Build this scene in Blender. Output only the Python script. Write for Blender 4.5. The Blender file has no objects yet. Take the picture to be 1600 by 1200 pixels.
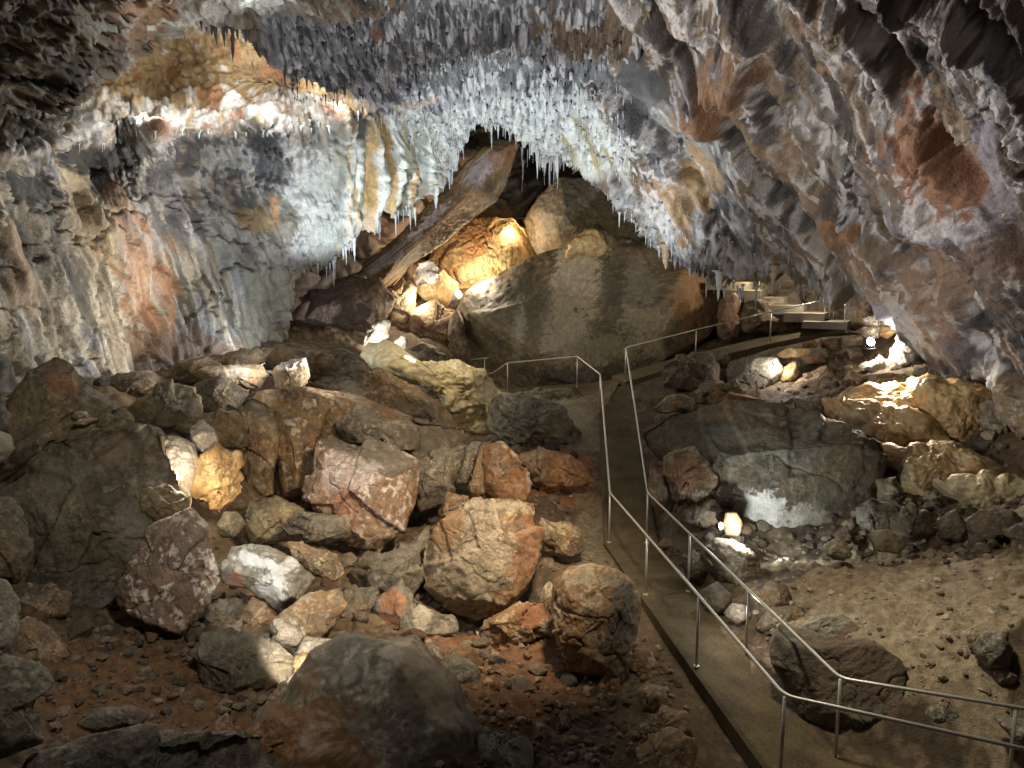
import bpy, math, random
import numpy as np
from mathutils import Vector
random.seed(7)
F32 = np.float32
sc = bpy.context.scene
COL = sc.collection

# ------------------------------------------------------------------ camera
FPX = 1209.0                      # focal length in pixels of the 1600 px wide photograph
PITCH = math.radians(8.0)
CP, SP = math.cos(PITCH), math.sin(PITCH)
cam_d = bpy.data.cameras.new('camera')
cam = bpy.data.objects.new('camera', cam_d); COL.objects.link(cam)
cam_d.sensor_width = 36.0; cam_d.lens = 36.0 * FPX / 1600.0
cam_d.clip_start = 0.05; cam_d.clip_end = 300
cam.location = (0, 0, 0); cam.rotation_euler = (math.radians(90) - PITCH, 0, 0)
sc.camera = cam

def W(px, py, d):
    """point of the place seen at (px, py) of the photograph, d metres along the camera axis"""
    a = (np.asarray(px, float) - 800.0) / FPX * d
    b = -(np.asarray(py, float) - 600.0) / FPX * d
    d = np.asarray(d, float)
    return np.stack([a + 0 * d, d * CP + b * SP, -d * SP + b * CP], -1)
def to_px(P):
    d = P[..., 1] * CP - P[..., 2] * SP
    b = P[..., 1] * SP + P[..., 2] * CP
    return 800 + FPX * P[..., 0] / d, 600 - FPX * b / d, d
def V(px, py, d): return Vector(W(px, py, d).tolist())

# ------------------------------------------------------------------ noise
_rs = np.random.RandomState(11)
_perm = _rs.permutation(256).astype(np.int32); _perm = np.concatenate([_perm, _perm, _perm])
_g = _rs.normal(size=(256, 3)); _g = (_g / np.linalg.norm(_g, axis=1, keepdims=True)).astype(F32)
_g2 = _rs.normal(size=(256, 2)); _g2 = (_g2 / np.linalg.norm(_g2, axis=1, keepdims=True)).astype(F32)
def pn3(x, y, z):
    x = np.asarray(x, F32); y = np.asarray(y, F32); z = np.asarray(z, F32)
    xi = np.floor(x); yi = np.floor(y); zi = np.floor(z)
    fx = x - xi; fy = y - yi; fz = z - zi
    X = xi.astype(np.int32) & 255; Y = yi.astype(np.int32) & 255; Z = zi.astype(np.int32) & 255
    u = fx * fx * fx * (fx * (fx * 6 - 15) + 10); v = fy * fy * fy * (fy * (fy * 6 - 15) + 10); w = fz * fz * fz * (fz * (fz * 6 - 15) + 10)
    out = 0
    for i in (0, 1):
        wi = u if i else 1 - u
        A = _perm[X + i]
        for j in (0, 1):
            wj = wi * (v if j else 1 - v)
            B = _perm[A + Y + j]
            for k in (0, 1):
                g = _g[_perm[B + Z + k]]
                out = out + wj * (w if k else 1 - w) * (g[..., 0] * (fx - i) + g[..., 1] * (fy - j) + g[..., 2] * (fz - k))
    return out * 1.6
def pn2(x, y):
    x = np.asarray(x, F32); y = np.asarray(y, F32)
    xi = np.floor(x); yi = np.floor(y); fx = x - xi; fy = y - yi
    X = xi.astype(np.int32) & 255; Y = yi.astype(np.int32) & 255
    u = fx * fx * fx * (fx * (fx * 6 - 15) + 10); v = fy * fy * fy * (fy * (fy * 6 - 15) + 10)
    out = 0
    for i in (0, 1):
        wi = u if i else 1 - u
        A = _perm[X + i]
        for j in (0, 1):
            g = _g2[_perm[A + Y + j]]
            out = out + wi * (v if j else 1 - v) * (g[..., 0] * (fx - i) + g[..., 1] * (fy - j))
    return out * 1.7
def fbm3(P, s, o=4, seed=0.0, gain=.5):
    a = 1.0; t = 0; n = 0.0
    for k in range(o):
        f = s * 2.03 ** k
        t = t + a * pn3(P[..., 0] * f + seed + 7.3 * k, P[..., 1] * f + seed * 1.7 + 3.1 * k, P[..., 2] * f - seed + 1.9 * k)
        n += a; a *= gain
    return t / n
def fbm2(x, y, o=4, seed=0.0, gain=.5):
    a = 1.0; t = 0; n = 0.0
    for k in range(o):
        f = 2.03 ** k
        t = t + a * pn2(x * f + seed + 7.3 * k, y * f - seed * 1.3 + 3.1 * k); n += a; a *= gain
    return t / n
def ridge2(x, y, o=4, seed=0.0):
    a = 1.0; t = 0; n = 0.0
    for k in range(o):
        f = 2.03 ** k
        t = t + a * (1 - np.abs(pn2(x * f + seed + 5.3 * k, y * f - seed + 2.1 * k)) * 2); n += a; a *= .5
    return t / n
def ss(a, b, x):
    t = np.clip((x - a) / (b - a), 0, 1); return t * t * (3 - 2 * t)
def cells2(x, y, seed=0):
    """distance to the nearest and second nearest of jittered points, and the id of the nearest"""
    xi = np.floor(x).astype(np.int32); yi = np.floor(y).astype(np.int32)
    d1 = np.full(x.shape, 9., F32); d2 = d1.copy(); cid = np.zeros(x.shape, np.int32)
    for i in (-1, 0, 1):
        for j in (-1, 0, 1):
            h = _perm[(_perm[(xi + i + seed) & 255] + yi + j) & 255]
            h2 = _perm[h + 91]
            dx = xi + i + h / 255. - x; dy = yi + j + h2 / 255. - y
            d = (dx * dx + dy * dy).astype(F32)
            m = d < d1
            d2 = np.where(m, d1, np.minimum(d2, d)); cid = np.where(m, h, cid); d1 = np.where(m, d, d1)
    return np.sqrt(d1), np.sqrt(d2), cid

class TPS:
    def __init__(s, pts, vals, lam=1e-3):
        s.p = np.array(pts, float); n = len(s.p); s.sc = np.ptp(s.p, axis=0).max(); q = s.p / s.sc
        r = np.linalg.norm(q[:, None] - q[None], axis=-1)
        K = np.where(r > 0, r * r * np.log(r + 1e-12), 0) + lam * np.eye(n)
        Pm = np.hstack([np.ones((n, 1)), q]); A = np.zeros((n + 3, n + 3))
        A[:n, :n] = K; A[:n, n:] = Pm; A[n:, :n] = Pm.T
        b = np.zeros(n + 3); b[:n] = vals
        s.w = np.linalg.solve(A, b); s.q = q
    def __call__(s, x, y):
        x = np.asarray(x, float) / s.sc; y = np.asarray(y, float) / s.sc
        n = len(s.q); out = s.w[n] + s.w[n + 1] * x + s.w[n + 2] * y
        for i in range(n):
            r2 = (x - s.q[i, 0]) ** 2 + (y - s.q[i, 1]) ** 2
            out = out + s.w[i] * 0.5 * r2 * np.log(r2 + 1e-12)
        return out

# ------------------------------------------------------------------ mesh helpers
def mesh_from(name, co, faces, mat, col=None, smooth=True, rough=None):
    """co (n,3); faces a list of int arrays (m,3)/(m,4)"""
    me = bpy.data.meshes.new(name)
    me.vertices.add(len(co)); me.vertices.foreach_set('co', np.ascontiguousarray(co, F32).ravel())
    loops = np.concatenate([f.ravel() for f in faces]).astype(np.int32)
    tot = np.concatenate([np.full(len(f), f.shape[1], np.int32) for f in faces])
    st = np.concatenate([[0], np.cumsum(tot)[:-1]]).astype(np.int32)
    me.loops.add(len(loops)); me.loops.foreach_set('vertex_index', loops)
    me.polygons.add(len(tot)); me.polygons.foreach_set('loop_start', st); me.polygons.foreach_set('loop_total', tot)
    me.update(calc_edges=True); me.validate()
    me.polygons.foreach_set('use_smooth', np.full(len(me.polygons), smooth, bool))
    if col is not None:
        a = me.attributes.new('Col', 'FLOAT_COLOR', 'POINT')
        c = np.ones((len(co), 4), F32); c[:, :3] = np.clip(col, 0.004, .92); a.data.foreach_set('color', c.ravel())
    if mat: me.materials.append(mat)
    me.update()
    return me
def put(name, me, loc=(0, 0, 0), parent=None, label=None, cat=None, group=None, kind=None):
    o = bpy.data.objects.new(name, me); COL.objects.link(o); o.location = loc
    if parent: o.parent = parent
    if label: o['label'] = label
    if cat: o['category'] = cat
    if group: o['group'] = group
    if kind: o['kind'] = kind
    return o
def empty(name, loc, label, cat, group=None):
    return put(name, None, loc, None, label, cat, group)
class MB:
    """collects tubes, boxes and lathes for ONE mesh"""
    def __init__(s): s.v = []; s.f3 = []; s.f4 = []; s.n = 0
    def add(s, v, f4=None, f3=None):
        s.v.append(np.asarray(v, float))
        if f4 is not None and len(f4): s.f4.append(np.asarray(f4, int) + s.n)
        if f3 is not None and len(f3): s.f3.append(np.asarray(f3, int) + s.n)
        s.n += len(v)
    def tube(s, pts, r, k=10, cap=True):
        pts = [np.array(p, float) for p in pts]; n = len(pts)
        rr = r if hasattr(r, '__len__') else [r] * n
        rings = []
        for i in range(n):
            t = pts[min(i + 1, n - 1)] - pts[max(i - 1, 0)]; t /= np.linalg.norm(t) + 1e-9
            if 0 < i < n - 1:
                t1 = pts[i] - pts[i - 1]; t2 = pts[i + 1] - pts[i]
                t = t1 / np.linalg.norm(t1) + t2 / np.linalg.norm(t2); t /= np.linalg.norm(t) + 1e-9
            up = np.array([0, 0, 1.]) if abs(t[2]) < .9 else np.array([0, 1., 0])
            a = np.cross(t, up); a /= np.linalg.norm(a); b = np.cross(a, t)
            th = np.arange(k) * 2 * math.pi / k
            rings.append(pts[i] + rr[i] * (np.cos(th)[:, None] * a + np.sin(th)[:, None] * b))
        v = np.concatenate(rings); f = []
        for i in range(n - 1):
            for j in range(k):
                f.append((i * k + j, i * k + (j + 1) % k, (i + 1) * k + (j + 1) % k, (i + 1) * k + j))
        f3 = []
        if cap:
            v = np.concatenate([v, [pts[0]], [pts[-1]]]); c0 = n * k; c1 = c0 + 1
            for j in range(k):
                f3.append((c0, (j + 1) % k, j)); f3.append((c1, (n - 1) * k + j, (n - 1) * k + (j + 1) % k))
        s.add(v, f, f3)
    def hexa(s, c):
        """8 corners: bottom four, top four"""
        s.add(c, [(0, 3, 2, 1), (4, 5, 6, 7), (0, 1, 5, 4), (1, 2, 6, 5), (2, 3, 7, 6), (3, 0, 4, 7)])
    def box(s, c, ax, ay, az):
        c, ax, ay, az = map(lambda q: np.array(q, float), (c, ax, ay, az))
        s.hexa([c - ax - ay - az, c + ax - ay - az, c + ax + ay - az, c - ax + ay - az, c - ax - ay + az, c + ax - ay + az, c + ax + ay + az, c - ax + ay + az])
    def build(s, name, mat, parent=None, org=(0, 0, 0), smooth=False, **kw):
        fs = []
        if s.f4: fs.append(np.concatenate(s.f4))
        if s.f3: fs.append(np.concatenate(s.f3))
        me = mesh_from(name, np.concatenate(s.v) - np.array(org, float), fs, mat, None, smooth)
        return put(name, me, (0, 0, 0) if parent else org, parent, **kw)

# ------------------------------------------------------------------ materials
def rock_mat(name, bump=.6, s1=5., s2=38., r0=.5, r1=.85, dist=.05, vary=.55, spec=.4):
    m = bpy.data.materials.new(name); m.use_nodes = True; nt = m.node_tree; N = nt.nodes; L = nt.links
    b = N['Principled BSDF']
    at = N.new('ShaderNodeAttribute'); at.attribute_name = 'Col'
    ge = N.new('ShaderNodeNewGeometry')
    n1 = N.new('ShaderNodeTexNoise'); n1.inputs['Scale'].default_value = s1; n1.inputs['Detail'].default_value = 9; n1.inputs['Roughness'].default_value = .68
    n2 = N.new('ShaderNodeTexNoise'); n2.inputs['Scale'].default_value = s2; n2.inputs['Detail'].default_value = 4; n2.inputs['Roughness'].default_value = .6
    for n in (n1, n2): L.new(ge.outputs['Position'], n.inputs['Vector'])
    mr = N.new('ShaderNodeMapRange'); mr.inputs[1].default_value = .3; mr.inputs[2].default_value = .7; mr.inputs[3].default_value = 1 - vary * .7; mr.inputs[4].default_value = 1 + vary * .7
    L.new(n2.outputs['Fac'], mr.inputs[0])
    mr1 = N.new('ShaderNodeMapRange'); mr1.inputs[1].default_value = .33; mr1.inputs[2].default_value = .67; mr1.inputs[3].default_value = 1 - vary * .8; mr1.inputs[4].default_value = 1 + vary * .8
    L.new(n1.outputs['Fac'], mr1.inputs[0])
    mu = N.new('ShaderNodeMath'); mu.operation = 'MULTIPLY'; L.new(mr.outputs[0], mu.inputs[0]); L.new(mr1.outputs[0], mu.inputs[1])
    vm = N.new('ShaderNodeVectorMath'); vm.operation = 'SCALE'; L.new(at.outputs['Color'], vm.inputs[0]); L.new(mu.outputs[0], vm.inputs['Scale'])
    L.new(vm.outputs[0], b.inputs['Base Color'])
    ro = N.new('ShaderNodeMapRange'); ro.inputs[1].default_value = .35; ro.inputs[2].default_value = .65; ro.inputs[3].default_value = r0; ro.inputs[4].default_value = r1
    L.new(n1.outputs['Fac'], ro.inputs[0]); L.new(ro.outputs[0], b.inputs['Roughness'])
    b.inputs['Specular IOR Level'].default_value = spec
    ad = N.new('ShaderNodeMath'); ad.operation = 'MULTIPLY_ADD'; ad.inputs[1].default_value = .3
    L.new(n2.outputs['Fac'], ad.inputs[0]); L.new(n1.outputs['Fac'], ad.inputs[2])
    bp = N.new('ShaderNodeBump'); bp.inputs['Strength'].default_value = bump; bp.inputs['Distance'].default_value = dist
    L.new(ad.outputs[0], bp.inputs['Height']); L.new(bp.outputs[0], b.inputs['Normal'])
    return m
def plain_mat(name, rgb, rough=.5, metal=0., noise=0., ns=20., bump=0.):
    m = bpy.data.materials.new(name); m.use_nodes = True; nt = m.node_tree; b = nt.nodes['Principled BSDF']
    b.inputs['Base Color'].default_value = (*rgb, 1); b.inputs['Roughness'].default_value = rough; b.inputs['Metallic'].default_value = metal
    ge = nt.nodes.new('ShaderNodeNewGeometry'); n = nt.nodes.new('ShaderNodeTexNoise'); n.inputs['Scale'].default_value = ns; n.inputs['Detail'].default_value = 7
    nt.links.new(ge.outputs['Position'], n.inputs['Vector'])
    if noise:
        n3 = nt.nodes.new('ShaderNodeTexNoise'); n3.inputs['Scale'].default_value = ns * .08; n3.inputs['Detail'].default_value = 6
        nt.links.new(ge.outputs['Position'], n3.inputs['Vector'])
        ad = nt.nodes.new('ShaderNodeMath'); ad.operation = 'ADD'; nt.links.new(n.outputs['Fac'], ad.inputs[0]); nt.links.new(n3.outputs['Fac'], ad.inputs[1])
        cr = nt.nodes.new('ShaderNodeMapRange'); cr.inputs[1].default_value = .7; cr.inputs[2].default_value = 1.3; cr.inputs[3].default_value = 1 - noise; cr.inputs[4].default_value = 1 + noise
        nt.links.new(ad.outputs[0], cr.inputs[0])
        vm = nt.nodes.new('ShaderNodeVectorMath'); vm.operation = 'SCALE'; vm.inputs[0].default_value = rgb
        nt.links.new(cr.outputs[0], vm.inputs['Scale']); nt.links.new(vm.outputs[0], b.inputs['Base Color'])
    rr = nt.nodes.new('ShaderNodeMapRange'); rr.inputs[3].default_value = max(.05, rough - .12); rr.inputs[4].default_value = min(1, rough + .12)
    nt.links.new(n.outputs['Fac'], rr.inputs[0]); nt.links.new(rr.outputs[0], b.inputs['Roughness'])
    if bump:
        bp = nt.nodes.new('ShaderNodeBump'); bp.inputs['Strength'].default_value = bump; bp.inputs['Distance'].default_value = .02
        nt.links.new(n.outputs['Fac'], bp.inputs['Height']); nt.links.new(bp.outputs[0], b.inputs['Normal'])
    return m
M_WALL = rock_mat('cave_wall_rock', bump=.9, s1=3.0, s2=18., dist=.1, vary=.27)
M_ROCK = rock_mat('boulder_rock', bump=.9, s1=6., s2=40., dist=.05, vary=.42)
M_FLOW = rock_mat('wet_flowstone', bump=.3, s1=7., s2=50., r0=.3, r1=.6, dist=.03, vary=.22, spec=.5)
M_EARTH = rock_mat('stony_earth', bump=.8, s1=9., s2=60., r0=.6, r1=.95, dist=.04, vary=.5, spec=.3)
M_CONC = plain_mat('damp_concrete', (.105, .079, .042), .8, 0, .5, 30., .3)
M_CONC.node_tree.nodes['Principled BSDF'].inputs['Specular IOR Level'].default_value = .2
M_STEP = plain_mat('pale_concrete', (.27, .23, .17), .7, 0, .2, 30., .2)
M_STEEL = plain_mat('brushed_steel', (.62, .60, .55), .42, .55, .08, 60.)
M_BLACK = plain_mat('black_lamp_housing', (.02, .02, .022), .45, 0., .1, 40.)

def emit_mat(name, rgb, s):
    m = bpy.data.materials.new(name); m.use_nodes = True; b = m.node_tree.nodes['Principled BSDF']
    b.inputs['Base Color'].default_value = (.8, .8, .8, 1); b.inputs['Emission Color'].default_value = (*rgb, 1); b.inputs['Emission Strength'].default_value = s
    return m
M_LENS = emit_mat('lit_lamp_lens', (.92, .96, 1.), 60.)

# ------------------------------------------------------------------ colour helpers (albedo, some lit and shaded patches painted in)
def mixc(c, rgb, w): return c + (np.array(rgb, F32) - c) * np.clip(w, 0, 1)[..., None]
def blobs(c, PX, PY, nz, rows):
    for (cx, cy, rx, ry, ang, rgb, s) in rows:
        a = math.radians(ang); ca, sa = math.cos(a), math.sin(a)
        u = ((PX - cx) * ca + (PY - cy) * sa) / rx; v = (-(PX - cx) * sa + (PY - cy) * ca) / ry
        r = np.sqrt(u * u + v * v) + nz * 1.15
        c = mixc(c, rgb, s * ss(1.12, .82, r))
    return c
# ------------------------------------------------------------------ the cave shell
def inside(poly, x, y):
    r = np.zeros(x.shape, bool); n = len(poly)
    for i in range(n):
        x0, y0 = poly[i]; x1, y1 = poly[(i + 1) % n]
        if y0 == y1: continue
        c = ((y0 > y) != (y1 > y)) & (x < (x1 - x0) * (y - y0) / (y1 - y0) + x0)
        r ^= c
    return r
SHEETS = {}
def sheet(name, bbox, step, poly, ctrl, disp, colr, ragged, rim, mat, **kw):
    x0, y0, x1, y1 = bbox
    xs = np.arange(x0, x1 + step, step, dtype=float); ys = np.arange(y0, y1 + step, step, dtype=float)
    PX, PY = np.meshgrid(xs, ys)
    t = TPS([(c[0], c[1]) for c in ctrl], [math.log(c[2]) for c in ctrl], 2e-4)
    D = np.exp(t(PX, PY))
    P = W(PX, PY, D)
    gu = np.gradient(P, axis=1); gv = np.gradient(P, axis=0)
    N = np.cross(gu, gv); N /= np.linalg.norm(N, axis=-1, keepdims=True) + 1e-9
    flip = np.sign(-(N * P).sum(-1)); flip[flip == 0] = 1; N *= flip[..., None]
    # where the sheet is seen edge-on, lean the displacement towards the cave's middle
    Vw = -P / np.linalg.norm(P, axis=-1, keepdims=True); N = N + .35 * Vw; N /= np.linalg.norm(N, axis=-1, keepdims=True)
    h = disp(PX, PY, P)
    P = P + N * h[..., None]
    col = colr(PX, PY, P, h)
    rx, ry = ragged(PX, PY)
    ins = inside(poly, PX + rx, PY + ry)
    idx = np.arange(PX.size).reshape(PX.shape)
    q = np.stack([idx[:-1, :-1], idx[1:, :-1], idx[1:, 1:], idx[:-1, 1:]], -1)
    ok = ins[:-1, :-1] & ins[1:, :-1] & ins[1:, 1:] & ins[:-1, 1:]
    F = q[ok]
    e = np.concatenate([F[:, [0, 1]], F[:, [1, 2]], F[:, [2, 3]], F[:, [3, 0]]])
    key = np.sort(e, 1); key = key[:, 0].astype(np.int64) * PX.size + key[:, 1]
    u, first, cnt = np.unique(key, return_index=True, return_counts=True)
    be = e[first[cnt == 1]]
    used = np.unique(F); remap = np.full(PX.size, -1); remap[used] = np.arange(len(used))
    co = P.reshape(-1, 3)[used]; cc = col.reshape(-1, 3)[used]
    bv = np.unique(be); bm = np.full(PX.size, -1); bm[bv] = np.arange(len(bv))
    Pb = P.reshape(-1, 3)[bv]
    Q = Pb * (1 + rim / np.linalg.norm(Pb, axis=1, keepdims=True))      # the rock's thickness, going back from its lip
    nb = len(co)
    rimf = np.stack([remap[be[:, 1]], remap[be[:, 0]], nb + bm[be[:, 0]], nb + bm[be[:, 1]]], -1)
    co = np.concatenate([co, Q]); cc = np.concatenate([cc, col.reshape(-1, 3)[bv] * .8])
    me = mesh_from(name, co, [np.concatenate([remap[F], rimf])], mat, cc)
    o = put(name, me, **kw)
    SHEETS[name] = (xs, ys, P, N)
    return o
def on_sheet(name, px, py):
    xs, ys, P, N = SHEETS[name]
    i = int(round((py - ys[0]) / (ys[1] - ys[0]))); j = int(round((px - xs[0]) / (xs[1] - xs[0])))
    i = min(max(i, 0), P.shape[0] - 1); j = min(max(j, 0), P.shape[1] - 1)
    return P[i, j]
def streak(PX, PY, ang, ps, pt, o=3, seed=0.):
    a = math.radians(ang); t = PX * math.cos(a) + PY * math.sin(a); s = -PX * math.sin(a) + PY * math.cos(a)
    w = pn2(PX / 110. + seed, PY / 110.) * .22
    return fbm2(s / ps + w, t / pt, o, seed)
def streakr(PX, PY, ang, ps, pt, o=3, seed=0.):
    a = math.radians(ang); t = PX * math.cos(a) + PY * math.sin(a); s = -PX * math.sin(a) + PY * math.cos(a)
    w = pn2(PX / 110. + seed, PY / 110.) * .22
    return ridge2(s / ps + w, t / pt, o, seed)
def G(PX, PY, cx, cy, rx, ry, ang=0.):
    a = math.radians(ang); ca, sa = math.cos(a), math.sin(a)
    u = ((PX - cx) * ca + (PY - cy) * sa) / rx; v = (-(PX - cx) * sa + (PY - cy) * ca) / ry
    return np.exp(-(u * u + v * v))
BLACK = (.03, .03, .03); SOOT = (.07, .07, .075); GREY = (.23, .23, .245); PALE = (.5, .5, .5); WHITE = (.68, .70, .70)
TAN = (.30, .25, .18); OLIVE = (.17, .15, .105); ORANGE = (.36, .17, .075); RUST = (.27, .115, .055); BROWN = (.17, .105, .065); OCHRE = (.42, .27, .11)
LAV = (.30, .29, .33); CREAM = (.60, .52, .38)

# --- main wall and ceiling: left wall, sooty ceiling, the bright curtains over the opening
S1P = [(-420, -320), (1060, -320), (1010, 40), (985, 110), (940, 190), (905, 225), (890, 232), (868, 262), (850, 266), (835, 252), (815, 238), (800, 216), (782, 202), (762, 206), (746, 192),
       (722, 215), (702, 250), (690, 282), (656, 302), (640, 326), (602, 336), (588, 356), (562, 368), (532, 398), (520, 426), (482, 426), (470, 442), (455, 500), (455, 620), (400, 660), (-420, 760)]
S1C = [(-400, -300, 5.5), (-400, 0, 7.5), (-400, 200, 7.2), (-400, 450, 6.8), (-400, 740, 6.5), (0, -300, 7), (0, -100, 10), (200, -100, 13), (400, -300, 8), (700, -300, 8), (1000, -300, 8.5), (700, -150, 10), (1000, -100, 11.5),
       (700, 0, 13.5), (850, 0, 13.5), (1000, 20, 14), (560, 40, 14.5), (700, 100, 18), (850, 90, 18), (960, 100, 18.5), (560, 130, 18), (700, 165, 21.5), (820, 150, 21.5), (940, 150, 21.5), (820, 210, 23.5), (880, 230, 24), (760, 200, 24.5), (700, 200, 23), (690, 270, 24.5),
       (640, 200, 21.2), (640, 320, 23.2), (560, 200, 20), (560, 360, 22.4), (520, 300, 21.3), (490, 420, 22.4), (456, 560, 23), (400, 450, 20.6), (400, 300, 19.4), (400, 230, 18.6), (400, 600, 20), (300, 500, 18.2), (300, 350, 17.2), (300, 245, 17.3),
       (150, 500, 14.6), (150, 350, 13.9), (150, 262, 15.0), (150, 620, 14), (0, 520, 11.3), (0, 350, 10.9), (40, 285, 11.6), (0, 660, 10.6),
       (0, 250, 10.2), (100, 222, 12.2), (250, 197, 14.6), (400, 194, 16.8), (520, 190, 18.8), (0, 205, 10.9), (100, 185, 13.0), (250, 172, 16.2), (400, 176, 18.4), (0, 150, 13), (120, 140, 16), (250, 125, 18.6), (350, 95, 18.0), (450, 130, 19.8), (300, 40, 17.5), (200, 60, 17), (450, 60, 17.0), (550, 172, 20.6)]
def s1_disp(X, Y, P):
    curtain = np.clip(G(X, Y, 600, 260, 85, 95) * 1.3, 0, 1); up = ss(215, 150, Y) * ss(420, 560, X); wall = ss(200, 260, Y) * ss(520, 440, X)
    h = .5 * fbm3(P, .35, 3, 2.) + .12 * fbm3(P, 1.6, 4, 9.) + .06 * fbm3(P, 4.5, 4, 10., .6) * (1 - .6 * ss(250, 340, Y) * ss(480, 400, X))
    h += wall * (.34 * streak(X, Y, 68, 38, 420, 3, 3.) + .05 * streakr(X, Y, 72, 15, 300, 2, 5.) + .05 * streak(X, Y, 78, 6, 80, 2, 7.))
    h += curtain * (.75 * streakr(X, Y, 88, 30, 420, 2, 1.) + .2 * streakr(X, Y, 90, 9, 130, 3, 7.))
    cauli = ss(380, 470, X) * ss(420, 330, Y) * .7; fl = G(X, Y, 500, 340, 55, 90); h += fl * (.22 * streakr(X, Y, 80, 13, 160, 3, 71.) + .08 * streakr(X, Y, 84, 6, 60, 2, 73.))
    h += cauli * (.14 * ridge2(X / 9., Y / 17., 3, 4.) + .16 * ridge2(X / 26., Y / 44., 2, 8.))
    up2 = ss(300, 420, X) * ss(200, 150, Y); h += up2 * .22 * ridge2(X / 40., Y / 14., 3, 14.)
    pop = G(X, Y, 330, 260, 170, 90); h += pop * (.16 * fbm2(X / 16., Y / 22., 4, 6.) + .1 * streak(X, Y, 70, 9, 60, 3, 8.))
    alc = G(X, Y, 330, 140, 260, 62); h += alc * (.35 * fbm2(X / 45., Y / 16., 4, 21.) + .12 * ridge2(X / 18., Y / 9., 3, 22.))
    h += .12 * G(X, Y, 110, 222, 150, 14, -9) + .12 * G(X, Y, 320, 196, 190, 10, -2) + .25 * G(X, Y, 390, 350, 40, 22)      # the ledge's lip, a corbel on the wall
    h += .14 * ss(.25, .55, np.abs(fbm2(X / 60., Y / 60., 3, 33.)) * 2) * 0 - .12 * ss(.06, .0, np.abs(fbm2(X / 75., Y / 75., 4, 35.)))      # cracks
    return h
def s1_col(X, Y, P, h):
    n1 = fbm2(X / 55., Y / 55., 5, 1.); n2 = fbm2(X / 14., Y / 18., 4, 5.); lw = ss(250, 340, Y) * ss(480, 400, X); a_ = math.radians(68); T_ = X * math.cos(a_) + Y * math.sin(a_); S_ = -X * math.sin(a_) + Y * math.cos(a_)
    n1 = n1 * (1 - lw) + lw * fbm2(S_ / 34., T_ / 150., 5, 1.); n2 = n2 * (1 - lw) + lw * fbm2(S_ / 10., T_ / 50., 4, 5.); n3 = fbm2(X / 5., Y / 6., 3, 9.); sk = streak(X, Y, 68, 30, 420, 4, 12.); sk2 = streak(X, Y, 74, 10, 220, 3, 15.)
    c = np.empty(X.shape + (3,), F32); c[:] = TAN
    c = mixc(c, GREY, ss(-.05, .15, n1 * .6 + .8 * sk)); c = mixc(c, (.10, .09, .065), ss(.05, .22, sk - .3 * n1 + .2 * n2)); c = mixc(c, (.44, .40, .32), ss(.1, .25, sk2 + n2 * .6) * .75); c = mixc(c, (.07, .065, .05), ss(.14, .26, -sk2 + .3 * n2) * .6)
    nz = n1 * .9 + n2 * .6 + n3 * .35
    c = blobs(c, X, Y, nz, [(205, 400, 42, 130, -24, ORANGE, .6), (245, 520, 26, 60, -14, RUST, .5), (30, 430, 26, 90, -14, (.28, .19, .11), .6), (130, 330, 40, 100, -25, (.36, .29, .18), .6), (300, 545, 120, 22, 6, BROWN, .8), (60, 540, 60, 60, 0, OLIVE, .6), (75, 360, 30, 110, -20, SOOT, .45),
        (420, 450, 40, 90, 0, (.4, .4, .36), .5), (390, 500, 14, 90, -4, (.2, .2, .15), .5)])
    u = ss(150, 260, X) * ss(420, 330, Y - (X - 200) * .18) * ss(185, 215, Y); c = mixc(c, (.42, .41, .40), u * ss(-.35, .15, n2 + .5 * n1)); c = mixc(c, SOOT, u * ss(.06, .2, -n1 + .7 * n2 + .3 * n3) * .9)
    c = blobs(c, X, Y, nz, [(150, 250, 78, 24, 8, BLACK, .96), (50, 292, 62, 26, 14, BLACK, .9), (215, 232, 60, 22, 0, SOOT, .7), (260, 290, 14, 70, -25, SOOT, .6), (330, 222, 40, 12, 0, SOOT, .7), (410, 228, 26, 14, 0, BLACK, .8), (440, 262, 20, 30, 20, SOOT, .6), (430, 345, 30, 40, 0, OLIVE, .7), (395, 345, 34, 16, 0, OCHRE, .6), (428, 330, 7, 24, 0, (.42, .22, .1), .8)])  # black blobs under the ledge paint the recess's shade into the colour
    # upper right: sooty ceiling, white where the drips are fresh
    t = ss(440, 560, X - (Y - 60) * .2) * ss(225, 150, Y + (X - 700) * .02)
    c = mixc(c, (.13, .13, .135), t); c = mixc(c, (.44, .43, .44), t * ss(.02, .16, n2 + .6 * n1 + .3 * n3)); c = mixc(c, (.05, .05, .055), t * ss(.05, .35, fbm2(X / 7., Y / 26., 3, 41.)))
    c = blobs(c, X, Y, nz, [(905, 45, 90, 24, 8, (.13, .085, .05), .9), (1010, 20, 60, 30, 0, (.14, .1, .06), .8), (590, 42, 16, 10, 0, (.2, .1, .05), .8), (560, 155, 60, 18, -10, (.34, .19, .11), .8), (660, 150, 40, 10, -8, (.36, .2, .11), .7), (520, 120, 50, 16, 20, (.3, .21, .12), .7)])
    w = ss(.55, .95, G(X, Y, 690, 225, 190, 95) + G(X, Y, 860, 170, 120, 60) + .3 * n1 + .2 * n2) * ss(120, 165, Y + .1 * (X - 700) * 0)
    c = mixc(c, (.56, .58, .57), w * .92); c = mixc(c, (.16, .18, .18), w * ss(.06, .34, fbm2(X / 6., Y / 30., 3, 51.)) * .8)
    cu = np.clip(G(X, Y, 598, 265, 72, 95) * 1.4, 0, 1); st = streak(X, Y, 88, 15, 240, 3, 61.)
    c = mixc(c, (.66, .66, .60), cu * .8); c = mixc(c, (.44, .29, .13), cu * ss(.06, .16, st)); c = mixc(c, (.13, .13, .085), cu * ss(.06, .16, -st + .2 * n2) * .95)
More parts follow.
